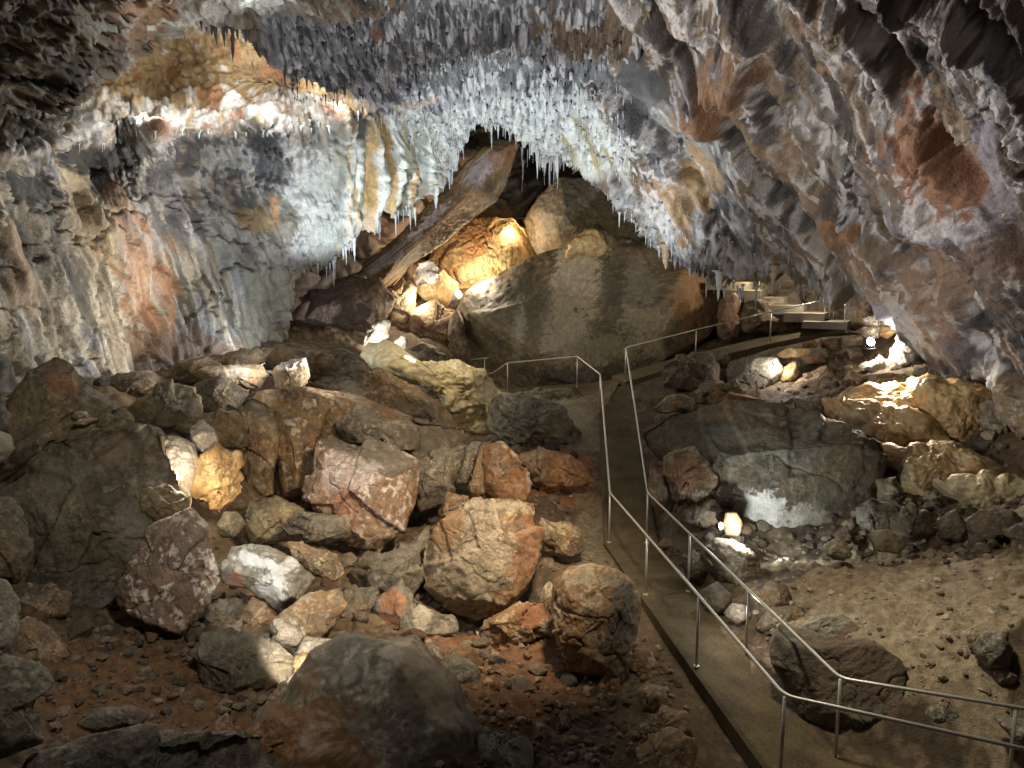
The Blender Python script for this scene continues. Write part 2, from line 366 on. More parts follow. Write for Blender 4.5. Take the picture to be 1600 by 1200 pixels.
    c = mixc(c, (.34, .35, .33), ss(.5, .9, G(X, Y, 500, 330, 55, 120, 0) + n2 * .3) * .8)
    # alcove over the ledge
    a = ss(.3, .55, G(X, Y, 330, 120, 270, 75)) * ss(205, 188, Y); c = mixc(c, (.40, .28, .14), a); c = mixc(c, (.62, .59, .53), a * ss(-.05, .3, n2 + .8 * n1 + .8 * ss(120, 175, Y) - .35)); c = mixc(c, (.36, .17, .08), a * ss(.12, .35, -n1 + .3 * n2) * .8)
    lip = ss(26, 10, np.abs(Y - np.interp(X, [-100, 0, 80, 200, 400, 560], [258, 240, 216, 196, 188, 180]))) * ss(620, 500, X); c = mixc(c, (.50, .48, .45), lip * ss(-.2, .2, n2)); c = mixc(c, (.36, .18, .09), lip * ss(.12, .3, n1) * .8)
    c *= (1 + .22 * n3)[..., None]
    return c
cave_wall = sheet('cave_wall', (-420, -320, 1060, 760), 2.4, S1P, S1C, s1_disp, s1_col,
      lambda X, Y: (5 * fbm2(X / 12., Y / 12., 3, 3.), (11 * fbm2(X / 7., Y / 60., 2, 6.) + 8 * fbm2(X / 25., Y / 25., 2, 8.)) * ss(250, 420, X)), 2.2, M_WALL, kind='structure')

# --- the low ceiling shelf in front of the alcove
S2P = [(-420, -320), (760, -320), (740, 60), (700, 150), (640, 172), (590, 168), (540, 143), (470, 118), (430, 100), (390, 72), (340, 46), (305, 36), (262, 62), (230, 84), (190, 114), (130, 140), (70, 156), (0, 166), (-420, 200)]
S2C = [(-400, -300, 4.5), (0, -300, 5.5), (400, -300, 6), (750, -300, 8.5), (-400, 0, 6), (-400, 190, 6.6), (0, 0, 7.8), (0, 160, 9.0), (100, 140, 10), (190, 110, 10.9), (200, 0, 9.4), (300, 30, 11.6), (400, 0, 10.6), (400, 75, 12.6), (480, 115, 14.6), (500, 20, 12.4), (590, 165, 18.6), (600, 60, 15.2), (650, 0, 13.7), (700, 120, 20), (740, 40, 16.2)]
def s2_disp(X, Y, P):
    return .5 * fbm3(P, .5, 4, 12.) + .16 * fbm3(P, 2.0, 4, 19.) + ss(430, 480, X) * .14 * ridge2(X / 11., Y / 24., 3, 4.) + .12 * ridge2(X / 45., Y / 22., 3, 44.) - .14 * ss(.05, .0, np.abs(fbm2(X / 80., Y / 40., 4, 36.)))
def s2_col(X, Y, P, h):
    n1 = fbm2(X / 60., Y / 40., 5, 71.); n2 = fbm2(X / 16., Y / 13., 4, 75.); n3 = fbm2(X / 5., Y / 5., 3, 79.)
    c = np.empty(X.shape + (3,), F32); c[:] = (.19, .13, .085)
    c = mixc(c, (.30, .27, .22), ss(0, .3, n1 + .5 * n2)); c = mixc(c, (.07, .06, .05), ss(.08, .35, -n1 + .4 * n2)); nz = n1 * .9 + n2 * .5
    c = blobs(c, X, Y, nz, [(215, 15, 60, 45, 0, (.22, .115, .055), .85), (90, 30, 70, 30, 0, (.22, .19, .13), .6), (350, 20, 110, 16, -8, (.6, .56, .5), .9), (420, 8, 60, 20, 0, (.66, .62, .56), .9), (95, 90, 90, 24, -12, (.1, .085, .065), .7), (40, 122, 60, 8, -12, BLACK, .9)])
    t = ss(400, 440, X - (Y - 80) * .4) * ss(18, 45, Y + (X - 420) * .06); c = mixc(c, (.20, .20, .22), t * .95); c = mixc(c, (.42, .41, .43), t * ss(.05, .3, n2)); c = mixc(c, (.04, .04, .045), t * ss(.02, .3, fbm2(X / 7., Y / 24., 3, 81.)))
    c *= (1 + .22 * n3)[..., None]
    return c
cave_ceiling = sheet('cave_ceiling', (-420, -320, 760, 210), 2.4, S2P, S2C, s2_disp, s2_col, lambda X, Y: (5 * fbm2(X / 14., Y / 14., 3, 23.), 8 * fbm2(X / 9., Y / 30., 3, 26.)), 2.5, M_WALL, kind='structure')

# --- overhanging wall on the other side
S3P = [(800, 200), (870, 226), (900, 262), (925, 282), (960, 302), (990, 332), (1010, 362), (1050, 394), (1110, 410), (1160, 414), (1220, 436), (1290, 449), (1330, 466), (1360, 482), (1395, 500), (1410, 522), (1425, 552), (1442, 572), (1500, 590), (1600, 600), (2020, 660), (2020, -320), (960, -320), (900, 0), (860, 100)]
S3C = [(960, -320, 9.5), (1400, -320, 7), (2000, -320, 4.8), (900, 0, 16), (1000, 20, 14.6), (860, 100, 21), (830, 190, 25), (960, 100, 19), (1010, 110, 17.6), (1100, 0, 13), (1300, 0, 11), (1600, 0, 8.6), (2000, 0, 6), (1100, 120, 16.6), (1200, 100, 14.4), (1150, 200, 18), (1300, 200, 15), (1450, 200, 12.6), (1600, 200, 10.6), (2000, 200, 7),
       (900, 200, 23), (900, 258, 24.6), (960, 298, 24.6), (980, 220, 22), (1050, 300, 21.8), (1050, 390, 24), (1110, 412, 24), (1160, 330, 21), (1200, 420, 22.6), (1290, 455, 22.4), (1300, 350, 18.6), (1330, 472, 22), (1390, 495, 21), (1370, 400, 18.4), (1450, 350, 15.2), (1450, 480, 17.6), (1440, 570, 19.4), (1530, 580, 17.2), (1540, 450, 14.6), (1600, 400, 12.6), (1600, 590, 15.6), (2000, 450, 8.6), (2000, 650, 9.6)]
def slabs(X, Y):
    a = math.radians(55); t = X * math.cos(a) + Y * math.sin(a); s = -X * math.sin(a) + Y * math.cos(a)
    u = s / 118. + 1.5 * fbm2(s / 330., t / 620., 3, 61.) + .035 * fbm2(X / 30., Y / 50., 3, 63.)
    k = np.floor(u); f = u - k; i = _perm[(k.astype(np.int32) * 7 + 40) & 255] / 255.
    return f, i
def s3_disp(X, Y, P):
    f, i = slabs(X, Y); body = ss(900, 1050, X - (Y - 200) * .5)
    h = .32 * fbm3(P, .30, 3, 31.) + .07 * fbm3(P, 1.9, 4, 37.) + .06 * fbm3(P, 4.2, 4, 38., .6) + .05 * streakr(X, Y, 57, 9, 40, 3, 39.)
    h += body * (.2 + .5 * i) * ss(0, .17, f) * (1 - f) * 1.4 - .2; h += .30 * streakr(X, Y, 56, 80, 800, 3, 2.) + .26 * streak(X, Y, 56, 24, 380, 4, 4.) + .07 * streak(X, Y, 60, 8, 90, 3, 14.)
    a_ = math.radians(56); T_ = X * math.cos(a_) + Y * math.sin(a_); S_ = -X * math.sin(a_) + Y * math.cos(a_)
    wn = fbm2(X / 55., Y / 55., 3, 65.); d1, d2, cid = cells2(S_ / 58. + .35 * wn, T_ / 150. + .35 * fbm2(X / 55., Y / 55., 3, 69.), 17)
    wj = ss(.0, .3, d2 - d1); h += body * (wj * (.30 * (cid / 255. - .5) + .14 * d1 * ((cid % 3) - 1)) - .09 * ss(.12, 0, d2 - d1))
    edge = np.exp(-((Y - np.interp(X, [800, 900, 1000, 1100, 1220, 1330, 1440], [190, 235, 325, 400, 445, 475, 560])) / 60.) ** 2) * ss(1420, 1250, X)
    h += edge * (.30 * streakr(X, Y, 66, 17, 160, 3, 6.) + .12 * ridge2(X / 7., Y / 30., 3, 9.))
    h += ss(1000, 960, X - (Y - 100) * .55) * (.18 * streakr(X, Y, 62, 15, 130, 3, 16.) + .1 * ridge2(X / 8., Y / 18., 2, 18.))
    h += .9 * G(X, Y, 1140, 95, 46, 36) + .5 * G(X, Y, 1120, 165, 40, 26) - .5 * G(X, Y, 1130, 225, 34, 18, 20)
    h -= .55 * np.exp(-((X - np.interp(Y, [280, 360, 440, 500, 560, 600], [1330, 1362, 1388, 1412, 1434, 1450])) / 7.) ** 2) * ss(300, 370, Y) * ss(590, 560, Y)      # the long cleft
    h += .3 * ss(1560, 1500, X) * G(X, Y, 1470, 330, 110, 26, 8)
    return h
def s3_col(X, Y, P, h):
    a_ = math.radians(57); T_ = X * math.cos(a_) + Y * math.sin(a_); S_ = -X * math.sin(a_) + Y * math.cos(a_); n1 = fbm2(S_ / 48., T_ / 190., 5, 91.); n2 = fbm2(S_ / 13., T_ / 44., 4, 95.); n3 = fbm2(S_ / 5., T_ / 12., 3, 99.); sk = streak(X, Y, 56, 40, 520, 4, 101.); sk2 = streak(X, Y, 57, 12, 220, 3, 103.)
    c = np.empty(X.shape + (3,), F32); c[:] = (.165, .125, .088)
    c = mixc(c, (.215, .203, .20), ss(-.06, .18, sk + .45 * n2 - .05)); c = mixc(c, (.19, .12, .075), ss(.06, .25, -sk + .3 * n1)); c = mixc(c, (.05, .045, .045), ss(.12, .34, fbm2(X / 40., Y / 60., 4, 107.) + .25 * sk2)); c = mixc(c, (.38, .365, .36), ss(.2, .34, sk2 + .5 * n2) * .75)
    f, i = slabs(X, Y); i2 = (i * 7.31) % 1.; c = mixc(c, (.22, .125, .065), ss(.74, .82, i2 + .25 * n2) * .7); c = mixc(c, (.11, .085, .07), ss(.38, .3, i2 + .25 * n2) * .7); c = mixc(c, (.48, .455, .44), ss(.25, .32, n1 * .6 + n2 * .8 + .35 * n3 + .25 * (f < .35)) * .85); c = mixc(c, (.03, .028, .028), ss(.05, .02, f) * ss(-.1, .1, n1) * .9); c = mixc(c, (.05, .045, .045), ss(.2, .3, fbm2(S_ / 30., T_ / 100., 4, 117.)) * .8)
    nz = n1 * .9 + n2 * .6 + n3 * .35
    c = blobs(c, X, Y, nz, [(1465, 225, 36, 150, -31, (.25, .125, .07), .9), (1525, 230, 26, 110, -28, (.27, .2, .13), .7), (1140, 100, 48, 45, 0, (.20, .115, .065), .85), (1110, 170, 36, 24, 25, (.27, .14, .07), .8), (1160, 215, 26, 14, 0, BLACK, .7), (1325, 350, 40, 20, 20, (.27, .16, .08), .8), (1080, 290, 34, 50, -30, (.31, .19, .085), .8), (1065, 345, 22, 30, 0, (.3, .18, .08), .7), (1240, 250, 26, 70, -30, (.3, .21, .13), .7), (1322, 170, 20, 55, 0, BLACK, .7),
        (1225, 298, 34, 12, 10, BLACK, .75), (1420, 80, 46, 16, 8, BLACK, .7), (1560, 250, 30, 100, 0, (.3, .28, .32), .7), (1590, 60, 40, 60, 0, (.2, .2, .22), .6), (1500, 340, 90, 18, 10, (.27, .25, .29), .7), (1560, 400, 60, 60, 0, (.13, .085, .065), .7), (1480, 430, 40, 100, -20, (.25, .17, .12), .7), (1400, 470, 20, 60, -20, (.3, .29, .33), .8), (1500, 540, 80, 26, 8, (.13, .12, .13), .7), (1350, 420, 30, 44, -20, (.27, .16, .09), .7), (1010, 110, 22, 50, 0, SOOT, .8), (1000, 165, 26, 24, 0, BLACK, .75)])
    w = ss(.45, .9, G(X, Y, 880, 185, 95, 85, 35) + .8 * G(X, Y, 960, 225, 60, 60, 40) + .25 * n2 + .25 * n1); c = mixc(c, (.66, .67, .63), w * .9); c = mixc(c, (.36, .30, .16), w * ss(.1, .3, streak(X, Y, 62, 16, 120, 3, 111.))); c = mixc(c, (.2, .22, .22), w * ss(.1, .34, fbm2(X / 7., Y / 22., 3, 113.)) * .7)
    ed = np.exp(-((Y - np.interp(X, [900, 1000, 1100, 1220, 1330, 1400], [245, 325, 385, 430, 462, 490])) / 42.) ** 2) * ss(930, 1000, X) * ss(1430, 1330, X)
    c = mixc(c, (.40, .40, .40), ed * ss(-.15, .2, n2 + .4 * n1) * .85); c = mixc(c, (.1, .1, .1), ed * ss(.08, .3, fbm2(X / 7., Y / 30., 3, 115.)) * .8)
    c *= (1 + .22 * n3)[..., None]
    return c
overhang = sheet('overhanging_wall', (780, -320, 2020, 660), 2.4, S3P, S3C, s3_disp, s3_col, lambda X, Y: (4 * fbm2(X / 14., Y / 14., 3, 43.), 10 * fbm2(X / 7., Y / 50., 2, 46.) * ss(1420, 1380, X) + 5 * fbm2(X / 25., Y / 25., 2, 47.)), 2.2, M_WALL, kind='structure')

# --- far end of the chamber, seen through the opening
S4P = [(380, 60), (1520, 60), (1520, 680), (380, 680)]
S4C = [(380, 60, 32), (1520, 60, 32), (380, 680, 25), (1520, 680, 26), (440, 520, 25), (500, 500, 26.5), (560, 420, 27.6), (560, 560, 27), (620, 330, 28.5), (680, 280, 29.5), (740, 230, 31), (620, 430, 30), (700, 380, 32.4), (700, 470, 31.4), (760, 340, 33.6), (760, 430, 32.6), (820, 330, 34.5), (850, 260, 37), (900, 240, 38), (950, 330, 36), (1050, 420, 33), (1120, 440, 30), (1200, 420, 28.6), (1320, 430, 27.6), (1400, 480, 25.6), (1450, 520, 24.6), (1250, 520, 27.6), (1100, 560, 29), (800, 560, 31), (650, 560, 29)]
def s4_disp(X, Y, P):
    h = .8 * fbm3(P, .4, 4, 51.) + .25 * fbm3(P, 1.5, 4, 53.)
    d1, d2, cid = cells2(X / 60. + .5 * fbm2(X / 60., Y / 60., 2, 3.), Y / 42. + .5 * fbm2(X / 60., Y / 60., 2, 5.), 5)
    h += .9 * ss(0, .25, d2 - d1) * (.5 + .5 * (cid / 255.)) - .4
    return h
def s4_col(X, Y, P, h):
    n1 = fbm2(X / 50., Y / 50., 5, 121.); n2 = fbm2(X / 13., Y / 13., 4, 125.); n3 = fbm2(X / 5., Y / 5., 3, 129.); nz = n1 * .8 + n2 * .5
    c = np.empty(X.shape + (3,), F32); c[:] = (.17, .12, .085); c = mixc(c, (.25, .2, .15), ss(0, .3, n1 + n2 * .5)); c = mixc(c, (.06, .045, .035), ss(.1, .35, -n1 + .4 * n2))
    c = blobs(c, X, Y, nz, [(520, 480, 70, 70, 0, (.2, .15, .14), .8), (740, 390, 90, 75, 0, (.42, .26, .09), .9), (720, 380, 50, 36, 0, (.42, .2, .07), .7), (790, 400, 40, 50, 0, (.45, .33, .13), .7), (640, 380, 60, 60, 40, (.2, .12, .075), .8), (880, 260, 70, 50, 0, (.05, .04, .03), .8), (1240, 470, 120, 60, 0, (.2, .16, .11), .8), (1390, 510, 40, 30, 0, (.42, .3, .2), .9)])
    c *= (1 + .22 * n3)[..., None]
    return c
sheet('back_wall', (380, 60, 1520, 680), 2.6, S4P, S4C, s4_disp, s4_col, lambda X, Y: (0 * X, 0 * Y), 1.0, M_WALL, kind='structure')
# ------------------------------------------------------------------ path edges (posts of the two railings stand on them)
LEFT = [(1226, 1087, 8.4), (1092, 931, 10.3), (1011, 837, 12.5), (953, 770, 15.0), (938, 585, 20.5), (902, 557, 25.0), (793, 567, 26.0), (770, 583, 26.5)]
RIGHT = [(1313, 1060, 9.0), (1170, 922, 11.0), (1078, 834, 12.8), (1012, 770, 14.9), (978, 543, 22.6), (1088, 515, 24.3), (1205, 487, 24.4), (1322, 462, 24.0)]
RH = 1.0
Ltop = [W(*p) for p in LEFT]; Rtop = [W(*p) for p in RIGHT]
Lend = W(1600, 1170, 7.45); Lend = Ltop[0] + (Lend - Ltop[0]) * 1.6
Rend = W(1600, 1107, 8.2); Rend = Rtop[0] + (Rend - Rtop[0]) * 1.6
dn = np.array([0, 0, RH])
Lb = [p - dn for p in Ltop]; Rb = [p - dn for p in Rtop]
# ------------------------------------------------------------------ ground
GC = [(-300, 1250, 5), (0, 1210, 6.7), (200, 1200, 7.3), (400, 1250, 7.5), (650, 1200, 8.2), (850, 1200, 8.8), (1000, 1200, 9), (-100, 1000, 7.9), (150, 1060, 8.7), (300, 1060, 9.4), (600, 1050, 10.0), (800, 1080, 9.8), (950, 1090, 10.1),
      (0, 940, 9.0), (150, 990, 9.9), (-300, 900, 7), (300, 990, 10.1), (350, 940, 11.0), (450, 870, 12.6), (600, 900, 12.6), (760, 975, 12.2), (850, 890, 13.4), (840, 1010, 11.4), (900, 1060, 10.5), (700, 810, 14.6), (600, 720, 17.2), (450, 720, 15.6), (350, 703, 14.1), (200, 760, 12.2), (0, 760, 10.8),
      (850, 730, 18), (800, 660, 21), (700, 630, 22), (600, 590, 22.4), (500, 565, 21.4), (400, 565, 19.4), (300, 575, 17.5), (200, 595, 15), (100, 610, 13), (-100, 620, 10.4), (700, 600, 27), (800, 612, 27), (900, 612, 29),
      (1100, 575, 24.5), (1200, 552, 25), (1320, 526, 25), (1430, 565, 20.8), (1500, 582, 18.8), (1600, 590, 17), (1850, 600, 13), (1050, 660, 19), (1150, 645, 19.4), (1250, 640, 19), (1350, 640, 18.4), (1450, 700, 16.4), (1550, 740, 15), (1700, 720, 13.5), (1070, 798, 14.7), (1200, 864, 14.1), (1350, 874, 13.1), (1450, 872, 12.8), (1580, 870, 11.8),
      (1200, 960, 11.5), (1400, 960, 10.6), (1580, 960, 10), (1250, 1060, 10.2), (1420, 1095, 9.4), (1580, 1100, 8.7), (1750, 1200, 7.8), (1750, 950, 9), (1110, 960, 12.0), (1130, 598, 22), (1250, 576, 22.0), (1330, 560, 22.0), (1296, 549, 22.6), (1400, 574, 20.4), (1092, 828, 14.0), (1200, 528, 26.6), (1140, 538, 27), (690, 548, 27.6), (640, 512, 28.8), (700, 487, 29.8), (765, 438, 31.5), (840, 410, 33), (598, 545, 25.7), (450, 612, 16.7), (360, 613, 15.9), (480, 602, 17.9), (340, 808, 12.3), (790, 786, 15.5), (726, 757, 15.8), (500, 915, 11.8), (365, 842, 11.9)]
gp = [W(*c) for c in GC] + [p - np.array([0, 0, .12]) for p in Lb[:5] + Rb[:8]] + [Lend - dn * 1.12, Rend - dn * 1.12, np.array([0, 2.0, -4.6]), np.array([-6, 2, -4]), np.array([7, 2, -5]), np.array([0, 40, -3.2]), np.array([-14, 32, -2]), np.array([16, 32, -2])]
gp = np.array(gp)
gtps = TPS(gp[:, :2], gp[:, 2], 3e-4)
def path_z(x, y):
    """distance to the path's middle line, and its height there"""
    best = np.full(np.shape(x), 1e9); hz = np.zeros(np.shape(x)); half = np.zeros(np.shape(x))
    mids = [((Lend + Rend) / 2 - dn, 0.55)] + [((a + b) / 2, np.linalg.norm((a - b)[:2]) / 2) for a, b in zip(Lb[:5], Rb[:5])]
    mids += [(b + np.array([-.15, .45, 0]), .5) for b in Rb[5:]]
    for (m, w0), (n, w1) in zip(mids[:-1], mids[1:]):
        e = (n - m)[:2]; L2 = (e * e).sum()
        t = np.clip(((x - m[0]) * e[0] + (y - m[1]) * e[1]) / L2, 0, 1)
        d = np.hypot(x - m[0] - t * e[0], y - m[1] - t * e[1])
        k = d < best
        best = np.where(k, d, best); hz = np.where(k, m[2] + t * (n[2] - m[2]), hz); half = np.where(k, w0 + t * (w1 - w0), half)
    return best, hz, half
NA, NR = 900, 620
th = np.radians(np.linspace(-58, 58, NA)); rr = np.exp(np.linspace(math.log(3.2), math.log(44), NR))
TH, RR = np.meshgrid(th, rr); GX = RR * np.sin(TH); GY = RR * np.cos(TH)
GZ = gtps(GX, GY)
PG = np.stack([GX, GY, GZ], -1)
bd, bz, bh = path_z(GX, GY)
near = ss(.1, .9, bd - bh)
gx_, gy_, gd_ = to_px(PG)
def ground_noise():
    h = .22 * fbm2(GX * .55, GY * .55, 4, 3.) + .11 * fbm2(GX * 2.2, GY * 2.2, 5, 5., .58)
    d1, d2, cid = cells2(GX * 3.2 + .3 * fbm2(GX * 3, GY * 3, 2, 2.), GY * 3.2, 3); h = h + .05 * np.maximum(0, .45 - d1) / .45 * (cid % 7 > 2)
    d1, d2, cid = cells2(GX * 8.5, GY * 8.5, 9); h = h + .022 * np.maximum(0, .5 - d1) / .5 * (cid % 5 > 1)
    return h
heap = np.clip(sum(G(gx_, gy_, cx, cy, rx, ry) for cx, cy, rx, ry in [(130, 830, 190, 90), (420, 800, 170, 110), (620, 800, 130, 110), (760, 930, 80, 40)]), 0, 1); GZ = GZ - .65 * heap * ss(.6, 1.6, bd - bh)
GZ = GZ + ground_noise() * (.12 + .88 * near)
GZ = np.where(bd < bh + .25, np.minimum(GZ, bz - .07), GZ)
GZ = np.where((bd >= bh + .25) & (bd < bh + 4), np.minimum(GZ, bz - .07 + (bd - bh - .25) * 1.1), GZ)
PG = np.stack([GX, GY, GZ], -1)
n1 = fbm2(GX * .8, GY * .8, 5, 201.); n2 = fbm2(GX * 3.5, GY * 3.5, 4, 205.); n3 = fbm2(GX * 11, GY * 11, 3, 209.)
gc = np.empty(GX.shape + (3,), F32); gc[:] = (.115, .078, .045)
gc = mixc(gc, (.08, .055, .035), ss(0, .2, n1)); gc = mixc(gc, (.22, .16, .10), ss(.1, .3, n2) * .6); nzg = n1 * .8 + n2 * .4
gc = blobs(gc, gx_, gy_, nzg, [(800, 1090, 130, 120, 0, (.19, .095, .045), .85), (880, 740, 70, 60, 0, (.24, .10, .045), .9), (240, 1080, 200, 70, 20, (.14, .07, .032), .8), (1400, 950, 220, 110, 5, (.30, .235, .15), .85), (1420, 1050, 150, 60, 5, (.34, .27, .175), .8), (1280, 990, 50, 26, -20, (.36, .34, .27), .7), (1290, 920, 80, 24, 0, (.2, .125, .07), .6), (930, 860, 30, 90, 0, (.2, .165, .1), .8), (1040, 1040, 90, 120, 55, (.17, .12, .075), .7), (1540, 790, 70, 26, 8, (.46, .38, .25), .85), (850, 660, 90, 45, 25, (.2, .175, .115), .8), (560, 590, 100, 30, 10, (.2, .145, .085), .7)])
gc *= (1 + .4 * n3)[..., None]
idx = np.arange(NA * NR).reshape(NR, NA)
F = np.stack([idx[:-1, :-1], idx[:-1, 1:], idx[1:, 1:], idx[1:, :-1]], -1).reshape(-1, 4)
put('ground', mesh_from('ground', PG.reshape(-1, 3), [F], M_EARTH, gc.reshape(-1, 3)), kind='structure')
def ground_z(x, y):
    t = math.atan2(x, y); r = math.hypot(x, y)
    j = int(round((t - th[0]) / (th[1] - th[0]))); i = int(round((math.log(max(r, .1)) - math.log(3.2)) / (math.log(44 / 3.2) / (NR - 1))))
    return float(GZ[min(max(i, 0), NR - 1), min(max(j, 0), NA - 1)])

# ------------------------------------------------------------------ concrete path
def strip(a, b, lift=0.0, thick=.22, sub=6):
    A, B = [], []
    for i in range(len(a) - 1):
        for k in range(sub):
            t = k / sub; A.append(a[i] * (1 - t) + a[i + 1] * t); B.append(b[i] * (1 - t) + b[i + 1] * t)
    A.append(a[-1]); B.append(b[-1])
    n = len(A); mb = MB(); z = np.array([0, 0, thick]); l = np.array([0, 0, lift])
    v = [p + l for p in A] + [p + l for p in B] + [p + l - z for p in A] + [p + l - z for p in B]
    f = []
    for i in range(n - 1):
        f += [(i, n + i, n + i + 1, i + 1), (2 * n + i, i, i + 1, 2 * n + i + 1), (n + i, 3 * n + i, 3 * n + i + 1, n + i + 1), (2 * n + i + 1, 3 * n + i + 1, 3 * n + i, 2 * n + i)]
    f += [(0, 2 * n, 3 * n, n), (n - 1, 2 * n - 1, 4 * n - 1, 3 * n - 1)]
    mb.add(v, f); return mb
def out(p, q, k): e = (p - q); e[2] = 0; return p + e / np.linalg.norm(e) * k
La = [out(a, b, .10) for a, b in zip(Lb[:5], Rb[:5])]; Ra = [out(b, a, k_) for a, b, k_ in zip(Lb[:5], Rb[:5], (.1, .1, .12, .22, .3))]
junctionL = Lb[5] + np.array([.0, .2, .0]); 
A = [Lend - dn + np.array([0, -.1, 0])] + La; B = [Rend - dn + np.array([0, .1, 0])] + Ra
p_ = strip(A, B).build('path', M_CONC, kind='structure')
# branch up to the stairs, branch behind the flowstone
UA = [b + np.array([0, -.10, 0]) for b in Rb[4:]]; UB = [b + np.array([-.25, 1.1, 0.02]) for b in Rb[4:]]
strip([p + np.array([0, 0, .004]) for p in UA], [p + np.array([0, 0, .004]) for p in UB], thick=.28).build('walkway', M_CONC, kind='structure')
LA = [La[4] + np.array([.1, 0, -.006])] + [b + np.array([0, -.1, -.006]) for b in Lb[5:]]; LBk = [Ra[4] + np.array([-.1, .6, -.006]), Lb[5] + np.array([.6, 1.0, -.006]), Lb[6] + np.array([.1, 1.1, -.006]), Lb[7] + np.array([0, 1.1, -.006])]
strip(LA, LBk).build('walkway', M_CONC, kind='structure')

# ------------------------------------------------------------------ railings
def railing(name, label, tops, posts, extra_end=None, h=RH, r=.021, mat=None, rp=.019):
    base = posts[0] - np.array([0, 0, h])
    e = empty(name, tuple(base), label, 'railing')
    mb = MB(); pl = list(tops); mb.tube(pl, r, 12); mb.build('handrail', mat or M_STEEL, e, base, True)
    for p in posts:
        m = MB(); b = p - np.array([0, 0, h]); m.tube([b - np.array([0, 0, .03]), p - np.array([0, 0, r * .5])], rp, 10)
        m.tube([b + np.array([0, 0, .0]), b + np.array([0, 0, .012])], rp * 2.3, 12)
        m.build('post', mat or M_STEEL, e, base, True)
    return e
def smoothed(pts, k=.12):
    """round the bends of a bent tube"""
    o = [pts[0]]
    for i in range(1, len(pts) - 1):
        a, b, c = pts[i - 1], pts[i], pts[i + 1]
        u = (a - b); v = (c - b); ku = min(k, np.linalg.norm(u) * .4); kv = min(k, np.linalg.norm(v) * .4)
        p = b + u / np.linalg.norm(u) * ku; q = b + v / np.linalg.norm(v) * kv
        for t in (0, .25, .5, .75, 1): o.append((1 - t) ** 2 * p + 2 * t * (1 - t) * b + t * t * q)
    o.append(pts[-1]); return o
Lk = [Lend] + Ltop; ex = Lend + (Ltop[0] - Lend) * .35
railing('path_railing', 'steel railing along the boulder side of the concrete path, bending behind the flowstone', smoothed(Lk + [W(764, 584, 26.7)]), [Ltop[0], ex] + Ltop[1:7])
ex2 = Rend + (Rtop[0] - Rend) * .4
railing('path_railing', 'steel railing along the earth floor side of the path, climbing to the steps', smoothed([Rend] + Rtop), [Rtop[0], ex2] + Rtop[1:])
q = [W(690, 567, 29), W(757, 559.5, 27.6), W(764, 559, 27.6)]
railing('path_railing', 'short steel railing ending at a post behind the pale yellow flowstone mound', q, [q[1], q[1] + (q[0] - q[1]) * .7])
# the little railing high in the lit nook
M_WARM = plain_mat('warm_tinted_rail', (.55, .45, .3), .5, .6, .1, 30.)  # warm lamplight is tinted into the rail colour
a, b, c2 = W(806.5, 341, 32.2), W(806.5, 341, 32.2) + np.array([.55, .25, 0.02]), W(806.5, 341, 32.2) + np.array([.7, .9, .26])
e = empty('platform_railing', tuple(a - np.array([0, 0, 1.])), 'small pale handrail high up beside the amber rock nook, far end of the cave', 'railing')
mb = MB(); mb.tube([c2, a, b], .022, 8); mb.build('handrail', M_WARM, e, a - np.array([0, 0, 1.]), True)
for p in (a, b):
    mb = MB(); mb.tube([p - np.array([0, 0, 1.05]), p], .022, 8); mb.build('post', M_WARM, e, a - np.array([0, 0, 1.]), True)
mb = MB(); mb.tube([a - np.array([0, 0, .72]), b - np.array([0, 0, .76])], .02, 8); mb.build('lower_rail', M_WARM, e, a - np.array([0, 0, 1.]), True)
mb = MB(); mb.box(a + np.array([.45, .5, -1.12]), (.9, 0, 0), (0, .7, 0), (0, 0, .09)); mb.build('platform_slab', M_STEP, None, tuple(a + np.array([.45, .5, -1.2])), label='thin stone ledge carrying the small pale handrail in the amber nook', cat='ledge')

# ------------------------------------------------------------------ stairs
st = empty('staircase', tuple(W(1290, 505, 25)), 'flight of pale concrete steps climbing under the low overhang', 'stairs')
so = np.array(st.location)
yaw = math.radians(28); du = np.array([-math.cos(yaw), math.sin(yaw), 0]); dw = np.array([math.sin(yaw), math.cos(yaw), 0])
for k, (px, py, d, ln, wd) in enumerate([(1292, 501, 24.8, .66, .8), (1262, 488, 25.5, .62, .8), (1228, 476, 26.1, .62, .8), (1198, 464, 26.7, .62, .8), (1166, 453, 27.3, .62, .8), (1146, 440, 28.0, .7, .8)]):
    cc = W(px, py, d); mb = MB(); hh = .13 if k else .1
    # a slab with a worn, slightly uneven nosing
    n = 7; v = []
    for top in (0, 1):
        for j in range(n):
            t = j / (n - 1) * 2 - 1; jit = random.uniform(-.03, .03)
            for s_ in (-1, 1):
                v.append(cc + dw * t * wd + du * (s_ * ln + jit) + np.array([0, 0, (0 if top else -hh * 2.2) + random.uniform(-.01, .01)]))
    f = []
    for j in range(n - 1):
        a0 = j * 2; t0 = n * 2 + j * 2
        f += [(t0, t0 + 1, t0 + 3, t0 + 2), (a0, a0 + 2, a0 + 3, a0 + 1), (a0, t0, t0 + 2, a0 + 2), (a0 + 1, a0 + 3, t0 + 3, t0 + 1)]
    f += [(0, 1, n * 2 + 1, n * 2), (2 * n - 2, 4 * n - 2, 4 * n - 1, 2 * n - 1)]
    mb.add(v, f); mb.build('step', M_STEP, st, so)
tp = [W(1243, 474 - 44, 24.9), W(1291, 455, 24.6)]
rt = [W(1147, 412, 27.2), W(1187, 418, 26.9), W(1230, 436, 26.2)]
